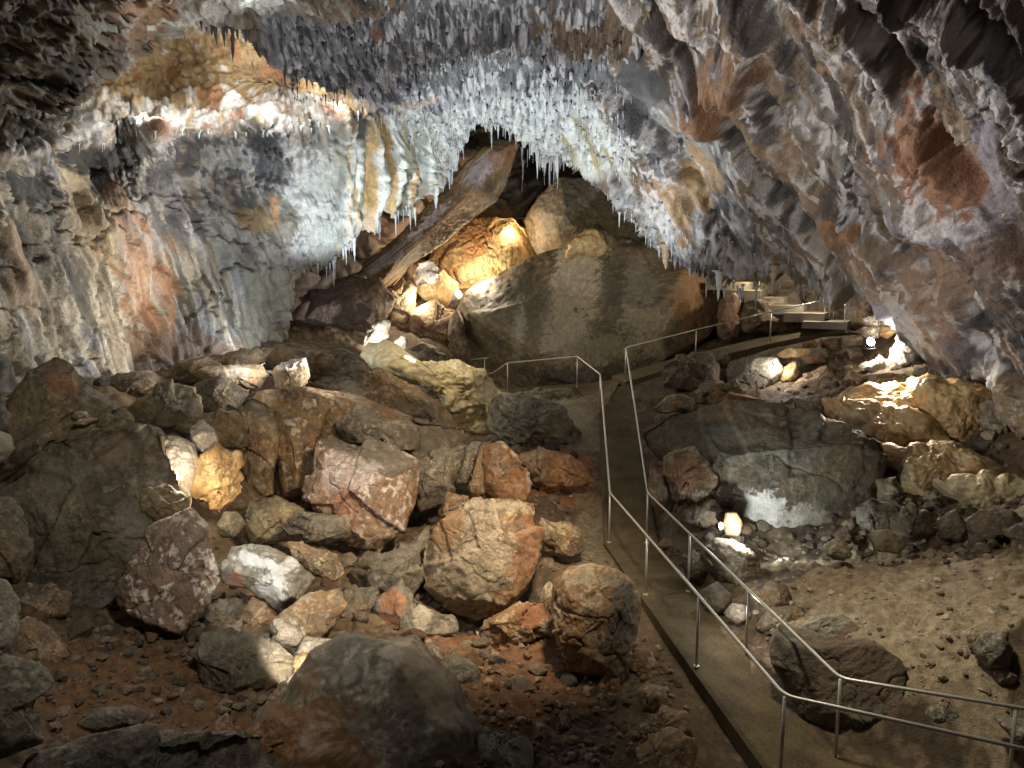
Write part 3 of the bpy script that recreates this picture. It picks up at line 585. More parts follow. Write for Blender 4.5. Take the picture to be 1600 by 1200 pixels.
railing('stair_railing', 'thin steel railing at the top of the pale steps, its upper end under the stalactites', [W(1122, 405, 28), W(1148, 408, 27.2), W(1188, 424, 26.6)], [W(1148, 408, 27.2), W(1187, 423.5, 26.6)], r=.018, rp=.02)
railing('stair_railing', 'thin steel railing post and bar at the foot of the pale steps', [W(1291, 450, 24.9), W(1305, 459, 24.9), W(1312, 463, 25.2)], [W(1291, 450.5, 24.9)], r=.016, rp=.018)
# ------------------------------------------------------------------ boulders
PAL = {  # base, second, light crust, dark film, amounts
 'ochre': [(.24, .145, .06), (.30, .165, .07), (.50, .42, .30), (.06, .04, .022), .6, .6],
 'brown': [(.17, .11, .058), (.24, .15, .075), (.40, .32, .21), (.045, .032, .02), .5, .65],
 'olive': [(.13, .108, .062), (.18, .135, .07), (.33, .28, .19), (.04, .035, .022), .45, .65],
 'dark': [(.085, .07, .045), (.13, .098, .058), (.26, .22, .15), (.028, .025, .018), .4, .6],
 'grey': [(.17, .155, .12), (.14, .12, .085), (.40, .35, .27), (.06, .055, .042), .5, .5],
 'pink': [(.29, .20, .14), (.26, .16, .095), (.52, .44, .37), (.09, .06, .045), 1., .5],
 'red': [(.25, .105, .042), (.30, .15, .06), (.42, .29, .19), (.075, .038, .02), .4, .5],
 'pale': [(.34, .29, .22), (.42, .37, .30), (.58, .53, .45), (.2, .15, .1), .5, .3],
 'amber': [(.33, .20, .08), (.38, .25, .11), (.58, .46, .28), (.17, .1, .04), .35, .3],
 'cream': [(.54, .44, .24), (.60, .50, .29), (.64, .57, .4), (.34, .28, .16), .4, .25],
 'sand': [(.40, .265, .115), (.46, .32, .15), (.56, .45, .28), (.2, .125, .06), .45, .35],
 'tan': [(.25, .18, .10), (.31, .215, .12), (.46, .39, .28), (.08, .058, .035), .55, .5],
}
def grain(P, seed):
    rs = np.random.RandomState(int(seed * 10) % 9999); t = rs.normal(size=3) + np.array([0, 0, 1.3]); t /= np.linalg.norm(t)
    return P - .8 * (P * t).sum(-1)[..., None] * t
def rock_col(P, pal, seed, s=1.0):
    b, a, lt, dk, la, da = PAL[pal]; Q = grain(P, seed)
    n1 = fbm3(P, 1.1 * s, 4, seed); n2 = .55 * fbm3(P, 3.6 * s, 4, seed + 5) + .75 * fbm3(Q, 5.5 * s, 4, seed + 15); n3 = fbm3(P, 13. * s, 3, seed + 9)
    c = np.empty(P.shape, F32); c[:] = b
    if pal not in ('pale', 'cream', 'sand', 'amber'):
        # the same mud and rust run over neighbouring rocks
        w1 = fbm3(P, .42, 3, 777.); w2 = fbm3(P, 2.4, 4, 771.); mud = .1 if pal == 'pink' else .15 if pal in ('dark', 'grey') else .25 if pal == 'olive' else .4; c = mixc(c, (.165, .112, .06), mud + 0 * w1)
    c = mixc(c, a, ss(-.03, .12, n1 + .3 * n2) * .8)
    if pal not in ('pale', 'cream', 'sand', 'amber'): c = mixc(c, (.235, .125, .055), ss(.13, .25, w1 + .4 * w2) * mud * 1.3); c = mixc(c, (.19, .17, .13), ss(.08, .22, -w1 + .5 * w2) * .5)
    c = mixc(c, dk, ss(.04, .2, -n1 * .6 + n2 * .7 + .3 * n3) * da); c = mixc(c, lt, ss(.1, .24, n2 * .9 + .55 * n3 + .2 * n1) * la)
    return c * (1 + .45 * n3)[..., None]
NBOULD = 0
def boulder(name, label, poly, d, pal, thick=.8, facets=(), chops=30, rough=1., boxy=.5, mat=None, cat='boulder', tilt=(0, 0), colf=None, group=None, dispf=None, seed=None):
    """poly: the outline in photograph pixels; d: distance of its middle; the rest is shaped in the round"""
    global NBOULD
    NBOULD += 1; rs = np.random.RandomState(NBOULD * 13 + 5 if seed is None else seed); sd = NBOULD * 3.7
    p = np.array([float(t) for t in poly.split()]).reshape(-1, 2)
    x, y = p[:, 0], p[:, 1]; x2, y2 = np.roll(x, -1), np.roll(y, -1); cr = x * y2 - x2 * y; A = cr.sum() / 2
    cx = ((x + x2) * cr).sum() / (6 * A); cy = ((y + y2) * cr).sum() / (6 * A); A = abs(A)
    per = np.hypot(x2 - x, y2 - y).sum()
    nT = int(np.clip(per / 2.6, 40, 300)); nP = int(np.clip(nT * .62, 26, 170))
    # outline radius by direction
    T = np.arange(nT) * 2 * math.pi / nT; R = np.zeros(nT); ct, stt = np.cos(T), np.sin(T)
    for i in range(len(p)):
        ax, ay = x[i] - cx, y[i] - cy; ex, ey = x2[i] - x[i], y2[i] - y[i]
        den = ct * ey - stt * ex
        with np.errstate(divide='ignore', invalid='ignore'):
            t = (ax * ey - ay * ex) / den; u = (ax * stt - ay * ct) / den
        ok = (np.abs(den) > 1e-9) & (t > 0) & (u >= -1e-6) & (u <= 1 + 1e-6)
        R = np.where(ok & (t > R), t, R)
    R = np.where(R <= 0, math.sqrt(A / math.pi), R)
    k = d / FPX; Rm = math.sqrt(A / math.pi)
    tq = np.linspace(-1, 1, nP); ph = math.pi / 2 + np.sign(tq) * (math.pi / 2) * (1 - (1 - np.abs(tq)) ** (.92 / boxy)); PH, TT = np.meshgrid(ph, T, indexing='ij'); RRr = np.broadcast_to(R, PH.shape)
    w = np.cos(PH); rho = np.sin(PH) ** boxy; w = np.sign(w) * np.abs(w) ** .8
    q = np.stack([RRr * ct[None] * rho, RRr * stt[None] * rho, -w * Rm * thick], -1) / Rm      # right, down, away
    block = dispf is None and mat is None and boxy <= .56
    if block:
        # a broken block: faces run from the corners of the outline to a tilted front face
        s_ = rs.uniform(.5, .82); ox, oy = rs.uniform(-.16, .16, 2); ta, tb = rs.uniform(-.35, .35), rs.uniform(-.1, .5)
        tf = np.abs(tq)[:, None]; u_ = 1 - tf          # 0 at the poles, 1 at the rim
        inn = np.clip(u_ / .58, 0, 1); outr = np.clip((u_ - .58) / .42, 0, 1)
        sx = RRr / Rm * ct[None] ; sy = RRr / Rm * stt[None]
        fx = inn * s_; X_ = sx * fx; Y_ = sy * fx
        X_ = X_ * (1 - outr) + sx * outr + ox * inn * (1 - outr) ; Y_ = Y_ * (1 - outr) + sy * outr + oy * inn * (1 - outr)
        zf = -thick * (1 + .0 * X_) + ta * X_ * thick - tb * Y_ * thick
        Z_ = np.where(tq[:, None] < 0, zf * (1 - outr ** 1.15), thick * .8 * np.sqrt(np.clip(1 - (u_ * .98) ** 2, 0, 1)))
        q = np.stack([X_, Y_, Z_], -1)
    q[..., 2] += tilt[0] * q[..., 0] + tilt[1] * q[..., 1]
    for f in facets:
        n = np.array(f[:3], float); n /= np.linalg.norm(n); t = (q * n).sum(-1) - f[3]; q = q - np.where(t > 0, t, 0)[..., None] * n
    for ic in range(chops):
        n = rs.normal(size=3); n[2] = -abs(n[2]) * .9; n /= np.linalg.norm(n)
        if block and n[2] > -.45: continue
        pr = (q * n).sum(-1); h = pr.max() * (rs.uniform(.7, .9) if ic < (5 if block else 9) else rs.uniform(.86, .97)) if n[2] < -.3 else pr.max() * rs.uniform(.84, .96)
        t = pr - h; q = q - np.where(t > 0, t, 0)[..., None] * n
    mx = np.hypot(q[..., 0], q[..., 1]).max(0) * Rm; kk = R / np.maximum(mx, .3 * R); kk = np.clip(kk, .85, 1.45) * (1.07 if block else 1.03)
    for _ in range(1): kk = (np.roll(kk, 1) + kk * 2 + np.roll(kk, -1)) / 4
    q[..., :2] *= (1 + (kk[None, :] - 1) * np.sin(PH) ** 2.5)[..., None]
    C = W(cx, cy, d); fw = C / np.linalg.norm(C); ri = np.cross(fw, [0, 0, 1.]); ri /= np.linalg.norm(ri); dw_ = -np.cross(ri, fw)
    S = Rm * k
    P = C + S * (q[..., :1] * ri + q[..., 1:2] * dw_ + q[..., 2:] * fw)
    du_ = np.gradient(P, axis=1); du_[:, 0] = P[:, 1] - P[:, -1]; du_[:, -1] = P[:, 0] - P[:, -2]; dv_ = np.gradient(P, axis=0)
    N = np.cross(dv_, du_); N /= np.linalg.norm(N, axis=-1, keepdims=True) + 1e-9
    rad = P - C; N *= np.sign((N * rad).sum(-1))[..., None]; rad /= np.linalg.norm(rad, axis=-1, keepdims=True) + 1e-9
    wN = (.65 * np.clip(np.sin(PH) * 3 - .3, 0, 1))[..., None]; N = N * wN + rad * (1 - wN); N[0] = -fw; N[-1] = fw
    if dispf is None:
        rough = rough * (.72 if block else 1.)
        h = rough * (S * .10 * fbm3(P, .8 / S, 3, sd) + min(S, .6) * .06 * fbm3(P, 2.6, 3, sd + 2))
        if block:
            h[0] = h[0].mean(); h[-1] = h[-1].mean(); P = P + N * np.asarray(h)[..., None]
            # fresh fracture planes, cut after the swelling so that their edges stay sharp
            for ic in range(11):
                n = -fw + ri * rs.normal() * .5 + np.cross(ri, fw) * rs.normal() * .5; n /= np.linalg.norm(n)
                pr = ((P - C) * n).sum(-1); lim = pr.max() * (rs.uniform(.72, .9) if ic < 4 else rs.uniform(.88, .97)); P = P - np.where(pr > lim, pr - lim, 0)[..., None] * n
            h = 0
            # ledges and notches where slabs have broken away
            if S > .22:
                for ic in range(4):
                    a1 = rs.uniform(0, 6.28); n1_ = ri * math.cos(a1) + np.cross(ri, fw) * math.sin(a1) + fw * rs.normal() * .25; a2 = a1 + rs.choice([-1, 1]) * rs.uniform(1.1, 2.); n2_ = ri * math.cos(a2) + np.cross(ri, fw) * math.sin(a2) + fw * rs.normal() * .25
                    wv = .10 * fbm3(P, 1.6 / S, 3, sd + 30 + ic); s1_ = ((P - C) * n1_).sum(-1) / S - rs.uniform(.05, .6) + wv; s2_ = ((P - C) * n2_).sum(-1) / S - rs.uniform(-.35, .3) + wv
                    h = h - (min(S, .95) if S < 1.5 else .5) * rs.uniform(.05, .15) * ss(0, .06, s1_) * ss(0, .06, s2_)
        Q = grain(P, sd); fine = min(S, .8)
        h = h + rough * (.034 * fbm3(P, 7., 4, sd + 4, .62) + fine * (.032 * fbm3(Q, 4.5, 3, sd + 12) + .022 * np.abs(fbm3(Q, 9., 2, sd + 14)) * 2) - fine * .05 * ss(.035, 0, np.abs(fbm3(P, .9 / max(S, .35), 3, sd + 6))))
        # broken steps along the rock's own bedding
        bn = rs.normal(size=3); bn /= np.linalg.norm(bn); bed = (P * bn).sum(-1) * 5 / max(S, .5) + 1.2 * fbm3(P, 1.2, 2, sd + 8); h = h + rough * .035 * fine * ((np.floor(bed) * .618) % 1.)
    else: h = dispf(P, q, S, sd)
    wgt = np.ones(PH.shape); wgt[0] = wgt[-1] = 1
    h[0] = h[0].mean(); h[-1] = h[-1].mean()
    P = P + N * h[..., None]
    c = rock_col(P, pal, sd, 1.0 if S > .5 else 1.6)
    if colf is not None:
        px, py, _ = to_px(P); c = colf(c, px, py, P, q)
    base = P.reshape(-1, 3).min(0)[2]; org = np.array([C[0], C[1], base])
    co = P.reshape(-1, 3); i0 = np.arange(nP * nT).reshape(nP, nT); i1 = np.roll(i0, -1, 1)
    Fq = np.stack([i0[:-1], i0[1:], i1[1:], i1[:-1]], -1)
    fr = Fq[1:-1].reshape(-1, 4)
    f3 = np.concatenate([np.stack([np.full(nT, i0[0, 0]), i0[1], i1[1]], -1), np.stack([np.full(nT, i0[-1, 0]), i1[-2], i0[-2]], -1)])
    # the pole rows collapse to one vertex each
    keep = np.concatenate([[0], np.arange(nT, nT * (nP - 1)), [nT * (nP - 1)]]); rm = np.full(nP * nT, -1); rm[keep] = np.arange(len(keep))
    me = mesh_from(name, co[keep] - org, [rm[fr], rm[f3]], mat or M_ROCK, c.reshape(-1, 3)[keep])
    return put(name, me, tuple(org), None, label, cat, group)

def patch(*rows):
    """stains and painted light at places of the rock; rows as in blobs()"""
    def f(c, px, py, P, q):
        nz = .8 * fbm3(P, 1.6, 4, 3.) + .9 * fbm3(P, 6., 5, 8., .65)
        return blobs(c, px, py, nz, rows)
    return f
def flow_disp(P, q, S, sd):
    # lobes of flowstone with running folds
    a = fbm3(P, 1.3, 3, sd); b = np.abs(fbm3(P * np.array([1, 1, .8]), 1.9, 2, sd + 3)) * 2; c = np.abs(fbm3(P, 5., 3, sd + 5)) * 2
    return .17 * a + .11 * b + .05 * c + .03 * fbm3(P, 12., 3, sd + 7)
B = boulder
Bk = 'boulder'
# ---- the heap on the near side of the path
B('boulder', 'domed dark brown boulder leaning on the cave wall, hollow and black beneath', '-40 770 -10 690 25 625 57 579 88 559 111 572 125 596 148 616 179 646 160 665 100 684 50 712 0 770', 11.2, 'olive', .8, colf=patch((95, 605, 22, 16, 0, (.3, .15, .08), .8)))
B('boulder', 'huge dark slab sloping down from the cave wall, streaked with dull green and brown', '0 765 60 730 95 690 150 660 200 655 255 678 262 730 275 780 270 850 230 900 200 945 110 965 20 965 10 900 30 830', 10.6, 'dark', .55, [(.2, -.35, -1, .30), (-.3, .2, -1, .36)], 12, 1.15, colf=patch((60, 780, 60, 50, 0, (.17, .15, .1), .6), (215, 800, 30, 60, 20, (.2, .18, .14), .5), (180, 700, 30, 26, 0, (.2, .14, .09), .6), (120, 860, 60, 40, 0, (.1, .08, .05), .6)))
B('boulder', 'pink and grey broken boulder face beside the huge dark slab, over a black gap', '188 900 212 862 250 822 300 806 322 830 338 880 345 915 318 952 277 986 235 962 200 935', 10.2, 'pink', .7, [(.25, .1, -1, .42), (-.6, -.1, -1, .5)], 12, 1.2)
B('rock', 'pale jagged crest of lit rock over the amber block, shaped like a bent finger', '243 702 264 684 286 688 302 700 310 730 300 758 292 792 275 765 266 738 250 722', 12.0, 'pale', .7, (), 22, 1.6, cat='rock')
B('rock', 'small upright pale yellow rock standing on top of the amber block', '300 665 318 656 330 668 338 684 338 702 322 716 302 702 297 684', 12.4, 'pale', .7, (), 14, 1.4, cat='rock')
B('boulder', 'amber orange split block lit from below in a crevice', '303 722 326 706 340 696 356 712 372 710 381 768 360 790 340 806 322 788 300 764', 12.1, 'amber', .7, [(-.8, .1, -.6, .35), (.5, -.1, -1, .4)], 12, 2.4)
B('boulder', 'low pale block lit from behind at the foot of the tall cave wall', '305 582 335 569 405 571 416 590 402 613 362 604 322 592', 15.8, 'tan', .6, [(0, -.1, -1, .4)], 10, colf=patch((370, 584, 44, 12, 5, (.46, .40, .33), .9), (398, 590, 12, 14, 0, (.34, .2, .1), .8)))  # lit top painted pale into the colour
B('boulder', 'block with a white lit top beside the low pale block, under the wall streaks', '424 580 440 562 478 559 484 588 470 606 432 609', 16.2, 'tan', .7, (), 10, colf=patch((455, 568, 30, 10, 0, (.52, .48, .43), .9)))  # the white of the lit top is put in as colour
B('boulder', 'black wedge of rock in front of the low pale lit block', '296 606 320 590 345 588 378 605 396 616 372 642 330 650 300 640', 15.0, 'dark', .7)
B('boulder', 'rounded brown boulder just behind the white topped block, against the cave wall', '418 562 440 541 475 545 522 556 530 585 480 600 440 592', 17.6, 'brown', .7)
B('boulder', 'weathered brown boulder between the dark domed boulder and the pale lit block', '196 640 230 605 270 596 305 606 310 645 285 672 235 676 205 662', 13.6, 'olive', .8)
B('boulder', 'green grey boulder above the amber block, below the black wedge', '278 668 300 645 340 640 372 640 392 665 385 700 350 700 322 680 300 676', 13.6, 'olive', .8)
B('boulder', 'broad brown outcrop with an ochre hollow, behind the big pink block', '375 645 408 614 480 608 560 625 650 660 735 678 730 708 690 750 652 800 520 815 402 795 376 750', 15.9, 'brown', .55, [(-.35, .1, -1, .34), (.4, .15, -1, .42)], 10, 1.1, colf=patch((455, 680, 36, 46, 0, (.33, .2, .07), .85), (410, 740, 26, 60, 0, (.15, .07, .035), .8), (470, 740, 40, 30, 0, (.06, .045, .035), .7), (640, 700, 60, 50, 0, (.16, .14, .1), .6)))
B('boulder', 'big squared block with a pink and white crusted face, dark flat top', '488 682 520 671 602 698 649 730 645 782 625 832 590 864 542 852 492 802 475 762', 14.0, 'pink', .7, [(-.08, .18, -1, .36), (.25, -1, -.65, .52), (1, .1, -.6, .72)], 9, 1., .5, colf=patch((565, 700, 90, 22, 20, (.13, .11, .08), .9), (600, 830, 26, 30, 0, (.3, .2, .1), .5), (530, 800, 40, 40, 0, (.26, .12, .07), .5), (540, 735, 40, 26, 0, (.5, .44, .42), .5)))
B('boulder', 'gritty brown ridge running down beside the pale yellow flowstone', '462 606 490 562 540 546 602 582 652 612 690 640 735 668 716 686 620 658 530 625', 18.6, 'brown', .6, (), 10, 1.3, colf=patch((540, 608, 26, 16, 0, (.42, .38, .28), .7), (650, 640, 40, 14, 20, (.13, .11, .075), .7)))
B('flowstone_mound', 'pale yellow flowstone spilling in lobes toward the red gravel', '566 552 597 538 621 542 645 558 658 571 692 566 719 569 749 582 773 599 786 620 784 640 766 642 762 662 744 674 716 676 702 650 690 622 660 602 622 588 590 580', 20.0, 'cream', .5, (), 3, 1, .75, M_FLOW, 'flowstone', dispf=flow_disp, colf=patch((760, 610, 24, 26, 0, (.24, .22, .15), .8), (655, 585, 30, 14, 0, (.34, .28, .16), .6)))
B('rock_slab', 'narrow grey slab standing on edge beside the red block', '710 720 739 686 754 690 747 718 727 755 708 754', 15.6, 'grey', .7, cat='rock')
B('rock_slab', 'dark upright slab wedged between the grey slab and the red block', '736 735 752 692 768 694 770 740 772 782 745 790 728 770', 15.4, 'brown', .7, cat='rock')
B('boulder', 'rust red block with a sharp pale upper edge, above the central boulder', '758 700 786 692 831 730 828 764 820 782 778 782 756 762', 15.2, 'red', .8, [(.15, .25, -1, .45), (1, -.8, -.3, .62)], 8, 1., .5, colf=patch((808, 712, 34, 5, 40, (.5, .38, .27), .9), (828, 750, 5, 20, 0, (.45, .34, .25), .8)))
B('boulder', 'green grey gritty bank between the flowstone and the path', '764 630 786 616 834 623 876 636 905 672 918 700 884 708 834 700 790 690 760 668', 19.4, 'grey', .5, (), 8, 1.5, .8, colf=patch((868, 668, 40, 24, 40, (.30, .26, .18), .9), (800, 660, 34, 26, 30, (.13, .13, .1), .7)))
B('boulder', 'lumpy rust coloured rock at the head of the red gravel', '798 708 840 700 890 712 925 730 928 752 890 766 850 768 826 752 806 726', 16.6, 'red', .6, (), 12, 1.8)
B('boulder', 'large central boulder with a ribbed tan face and rust brown flank', '660 850 675 820 692 795 740 777 800 771 845 785 847 830 838 872 815 916 790 941 745 959 700 946 666 912 658 880', 12.6, 'ochre', .8, [(-.1, .3, -1, .46), (.85, .1, -.8, .62), (-.1, -1, -.5, .7), (-.9, .1, -.6, .66)], 10, 1.1, .55, colf=patch((745, 880, 62, 75, 15, (.33, .27, .19), .75), (825, 850, 24, 70, 10, (.25, .12, .055), .75), (700, 830, 26, 40, 0, (.25, .14, .06), .7), (770, 790, 60, 10, 5, (.4, .34, .24), .6)))
B('boulder', 'rounded tan rock tucked behind the central boulder, next to the path', '843 808 880 804 905 828 910 860 886 870 848 864', 13.8, 'tan', .8)
B('boulder', 'wedge shaped rock with an orange corner and pale spots, below the central boulder', '572 992 594 935 631 909 646 920 669 948 706 968 713 988 650 1003 602 1015', 11.6, 'grey', .7, [(.3, -.5, -1, .42), (-.7, -.1, -1, .5)], 8, 1., .5, colf=patch((612, 945, 24, 30, 20, (.32, .15, .075), .85), (660, 965, 14, 26, 0, (.46, .4, .3), .7), (690, 985, 20, 12, 0, (.42, .36, .27), .6)))
B('boulder', 'tall tan boulder with drip ribs, standing against the edge of the path', '862 955 866 912 888 893 928 888 966 897 988 918 997 952 985 990 977 1038 966 1066 928 1068 897 1050 876 1004', 10.7, 'tan', .8, [(1, .1, -.55, .66), (-.2, .1, -1, .55)], 8, 1., .6, colf=patch((968, 960, 18, 50, 8, (.13, .12, .095), .85), (905, 1010, 26, 46, -10, (.27, .15, .07), .7), (930, 905, 46, 10, 0, (.33, .28, .2), .7)))
B('boulder', 'ochre block with a rust red underside between the central boulder and the tall tan boulder', '734 982 766 970 817 944 856 933 864 969 862 998 817 1004 774 1028 748 1006', 11.5, 'ochre', .7, [(-.1, .3, -1, .42)], 10, 1.2, colf=patch((830, 960, 34, 16, -20, (.25, .105, .045), .9)))
B('boulder', 'big smooth grey boulder with a pale drip crest, rust earth on its flank', '392 1130 455 1062 490 1022 540 1000 602 1004 652 1010 684 1042 712 1082 732 1128 748 1160 738 1215 640 1290 460 1290 385 1215', 9.0, 'grey', .7, (), 0, .45, .72, M_FLOW, colf=patch((470, 1170, 100, 90, 20, (.22, .115, .05), .9), (480, 1060, 40, 26, -40, (.19, .11, .055), .6), (675, 1070, 24, 90, -32, (.42, .34, .24), .85), (630, 1020, 40, 14, 10, (.44, .36, .27), .8)), dispf=lambda P, q, S, sd: .20 * fbm3(P, .8, 3, sd) + .05 * fbm3(P, 2.5, 3, sd + 2) + .018 * fbm3(P, 9., 4, sd + 4))
B('rock', 'small grey rock between the smooth grey boulder and the wedge shaped rock', '654 1010 672 1005 693 1019 693 1034 678 1042 660 1030', 10.3, 'grey', .8, cat='rock')
B('rock', 'mottled grey rock beside the pale crest of the smooth boulder', '688 1036 709 1023 733 1033 748 1050 747 1072 726 1076 694 1060', 10.0, 'grey', .8, cat='rock')
B('rock', 'grey rock at the lower end of the red gravel, cut by the picture edge', '744 1146 766 1130 802 1143 829 1168 830 1230 745 1235', 8.8, 'grey', .8, cat='rock')
B('rock', 'broken tan rock leaning over the gap near the picture edge, below the path', '987 1150 1029 1099 1068 1109 1080 1144 1040 1153 1004 1178', 9.4, 'tan', .8, cat='rock')
B('rock', 'blocky tan rock cut by the lower picture edge, beside the path', '987 1174 1002 1158 1046 1143 1080 1158 1094 1250 984 1255', 8.9, 'tan', .8, [(0, -.2, -1, .5)], cat='rock')
B('rock', 'angular ochre stone at the foot of the tall tan boulder, on the path side', '981 1018 1016 1015 1028 1043 1003 1065 983 1052', 10.8, 'ochre', .8, cat='rock')
B('rock', 'tan stone below the angular ochre stone, beside the path', '991 1087 1010 1069 1036 1074 1042 1100 1012 1116 993 1107', 10.0, 'tan', .8, cat='rock')
B('rock', 'ochre stone under the chin of the tall tan boulder', '926 1087 944 1057 966 1060 970 1090 942 1098', 10.3, 'ochre', .8, cat='rock')
B('boulder', 'wet block with a white lit face in the cluster by the black gap', '350 886 368 851 405 853 456 877 489 911 474 933 436 961 414 936 391 916 353 902', 11.0, 'grey', .7, [(.25, -.6, -1, .4), (-.5, .6, -1, .45)], 8, 1., .5, M_FLOW, colf=patch((390, 872, 34, 12, 15, (.55, .52, .48), .9), (430, 925, 24, 22, 30, (.55, .52, .48), .85), (440, 890, 40, 8, -35, (.5, .47, .42), .7), (368, 905, 16, 14, 0, (.27, .14, .08), .8)))  # grey rock, its lit faces painted white
B('rock', 'long stone with a pale lit end, above the white lit block', '450 842 479 843 528 873 540 898 520 912 492 899 458 870', 11.6, 'tan', .8, cat='rock')
B('boulder', 'brown slab below the white lit block with small pebbles lying on it', '433 964 473 934 531 923 540 950 521 984 490 1006 450 1018 414 1004', 10.6, 'brown', .6, [(0, -.7, -1, .35)], 6, 1., .5, colf=patch((450, 995, 40, 20, 30, (.5, .42, .33), .85)))
B('rock', 'three cornered brown rock beside the black gap, under the white lit block', '364 990 371 960 398 927 433 955 424 990 398 1001', 10.8, 'brown', .7, cat='rock')
B('rock', 'small bright stone at the corner of the brown slab, above the orange chip', '458 1024 479 995 521 1005 502 1024 472 1034', 10.2, 'pale', .7, cat='rock')
B('rock', 'small orange chip of rock under the bright stone', '447 1051 462 1025 490 1020 474 1051', 10.0, 'amber', .7, cat='rock')
B('boulder', 'low black boulder in the gully between the pink boulder and the smooth grey boulder', '300 1010 330 988 365 985 402 994 440 1018 458 1042 440 1072 380 1090 318 1080', 9.6, 'dark', .8)
B('rock', 'pale ridged rock with a dark hollow side in the near gully', '376 1122 391 1104 445 1069 480 1094 508 1124 468 1130 422 1116 386 1126', 8.8, 'tan', .7, [(.6, .4, -1, .42)], cat='rock')
B('rock', 'small three cornered orange rock at the edge of the near gully', '313 1143 354 1120 372 1154 354 1170 324 1157', 8.0, 'red', .7, cat='rock')
B('boulder', 'shadowy grey boulder in the lower corner, nearest to the viewer', '-60 1040 15 1028 56 1054 77 1090 62 1122 46 1168 -60 1190', 6.6, 'grey', .8)
B('boulder', 'flat topped dull grey rock beside the nearest shadowy boulder', '128 1118 162 1103 203 1109 226 1127 212 1142 152 1135', 7.5, 'grey', .7)
B('boulder', 'broad dark grey crusted rock along the lower picture edge', '50 1190 90 1150 160 1142 235 1150 335 1166 412 1196 400 1300 40 1300', 6.9, 'grey', .7, (), 10, 1.5)
B('boulder', 'pale edged boulder cut by the side of the picture, above the nearest shadowy boulder', '-60 890 5 918 20 950 14 1002 -4 1048 -60 1040', 7.9, 'grey', .7)
B('boulder', 'dark boulder cut by the side of the picture, next to the huge dark slab', '-60 770 20 788 39 830 38 872 16 914 -60 925', 9.0, 'dark', .7)
B('rock', 'pale sliver of rock at the picture side under the domed dark boulder', '-30 690 -5 672 14 684 17 705 2 722 -30 728', 10.2, 'pale', .6, cat='rock')
B('rock', 'small round yellowish stone below the amber block', '342 818 352 800 372 802 382 822 366 840 346 836', 11.8, 'olive', .8, cat='rock')
B('boulder', 'dark jumbled rock between the amber block and the big pink block', '380 800 395 776 432 778 472 798 492 830 462 850 400 852', 12.8, 'olive', .8)
B('boulder', 'black boulder in the pit under the big pink block', '540 895 575 862 620 850 655 860 660 910 640 935 590 925 555 922', 12.6, 'dark', .8)
B('boulder', 'shadowed rock in the pit left of the wedge shaped rock', '520 960 545 918 590 912 605 935 582 985 545 995', 11.9, 'dark', .8)
B('rock', 'small dull rock in the shadow above the pit', '632 868 645 838 672 822 668 862 655 890', 13.2, 'dark', .8, cat='rock')
B('rock', 'small pinkish stone perched highest on the rim of the huge dark slab', '114 650 120 643 134 644 138 652 124 657', 11.0, 'pink', .8, (), 8, .8, cat='rock')
B('rock', 'flat pinkish stone under the small upper stone on the rim of the huge dark slab', '116 662 124 655 140 653 149 657 132 664', 10.9, 'pink', .8, (), 8, .8, cat='rock')
B('rock', 'blunt grey stone on the rim next to the flat pinkish stone', '152 665 158 642 170 640 178 652 174 670', 11.4, 'olive', .8, cat='rock')
B('rock', 'dull square stone beside the blunt grey stone, at the head of the huge dark slab', '178 664 180 642 195 638 206 652 208 672', 11.8, 'olive', .8, cat='rock')
B('boulder', 'dim brown rocks in the gully corner below the huge dark slab', '18 930 45 908 80 910 105 935 98 965 60 975 25 968', 9.6, 'brown', .7, (), 16, 1.6)
# ---- beyond the heap: the nook
B('boulder', 'tall tan block at the mouth of the amber nook', '596 446 628 430 651 450 648 482 633 507 610 503 601 474', 28.4, 'tan', .7, [(.1, .1, -1, .5)])
B('boulder', 'split yellow boulder with a dazzling white face in the amber nook', '646 432 652 410 672 399 690 420 713 440 715 458 700 481 662 466 648 448', 29.4, 'amber', .7, [(.5, .5, -1, .5), (-.7, -.3, -.8, .5)], 8, 1., .55, colf=patch((668, 422, 20, 24, 0, (.74, .72, .68), .9)))  # lamp glare on the white face is put into its colour
B('rock', 'upright pale chip beside the split yellow boulder', '714 451 725 463 720 482 704 483 702 470', 29.2, 'pale', .7, cat='rock')
B('boulder', 'brown block under the split yellow boulder, by the dark hole', '643 490 680 470 722 486 727 512 702 545 660 540 640 516', 28.4, 'brown', .7, [(0, -.2, -1, .45)])
B('boulder', 'leaning brown slab with a pale edge next to the brown block and the dome', '700 545 704 500 716 484 728 512 736 560 712 566', 28.0, 'brown', .7)
B('boulder', 'red brown rock below the brown block, above the flowstone mound', '636 548 660 536 702 552 694 572 662 570 642 560', 26.6, 'brown', .7)
B('rock', 'jagged white rock lit from close by, above the flowstone mound', '564 540 568 522 583 508 601 497 611 505 606 526 590 542', 25.2, 'pale', .7, (), 20, 1.6, cat='rock')
B('rock', 'small dazzling white stone beside the jagged white rock', '616 535 628 524 637 530 632 549 619 544', 25.4, 'pale', .7, cat='rock')
B('boulder', 'purple brown rock bulging out of the wall behind the jagged white rock', '455 560 462 500 490 462 540 440 590 440 612 470 600 500 570 520 556 560 500 575', 27.0, 'brown', .7, (), 14, 1.4, colf=patch((530, 490, 70, 50, 0, (.2, .155, .15), .8)))
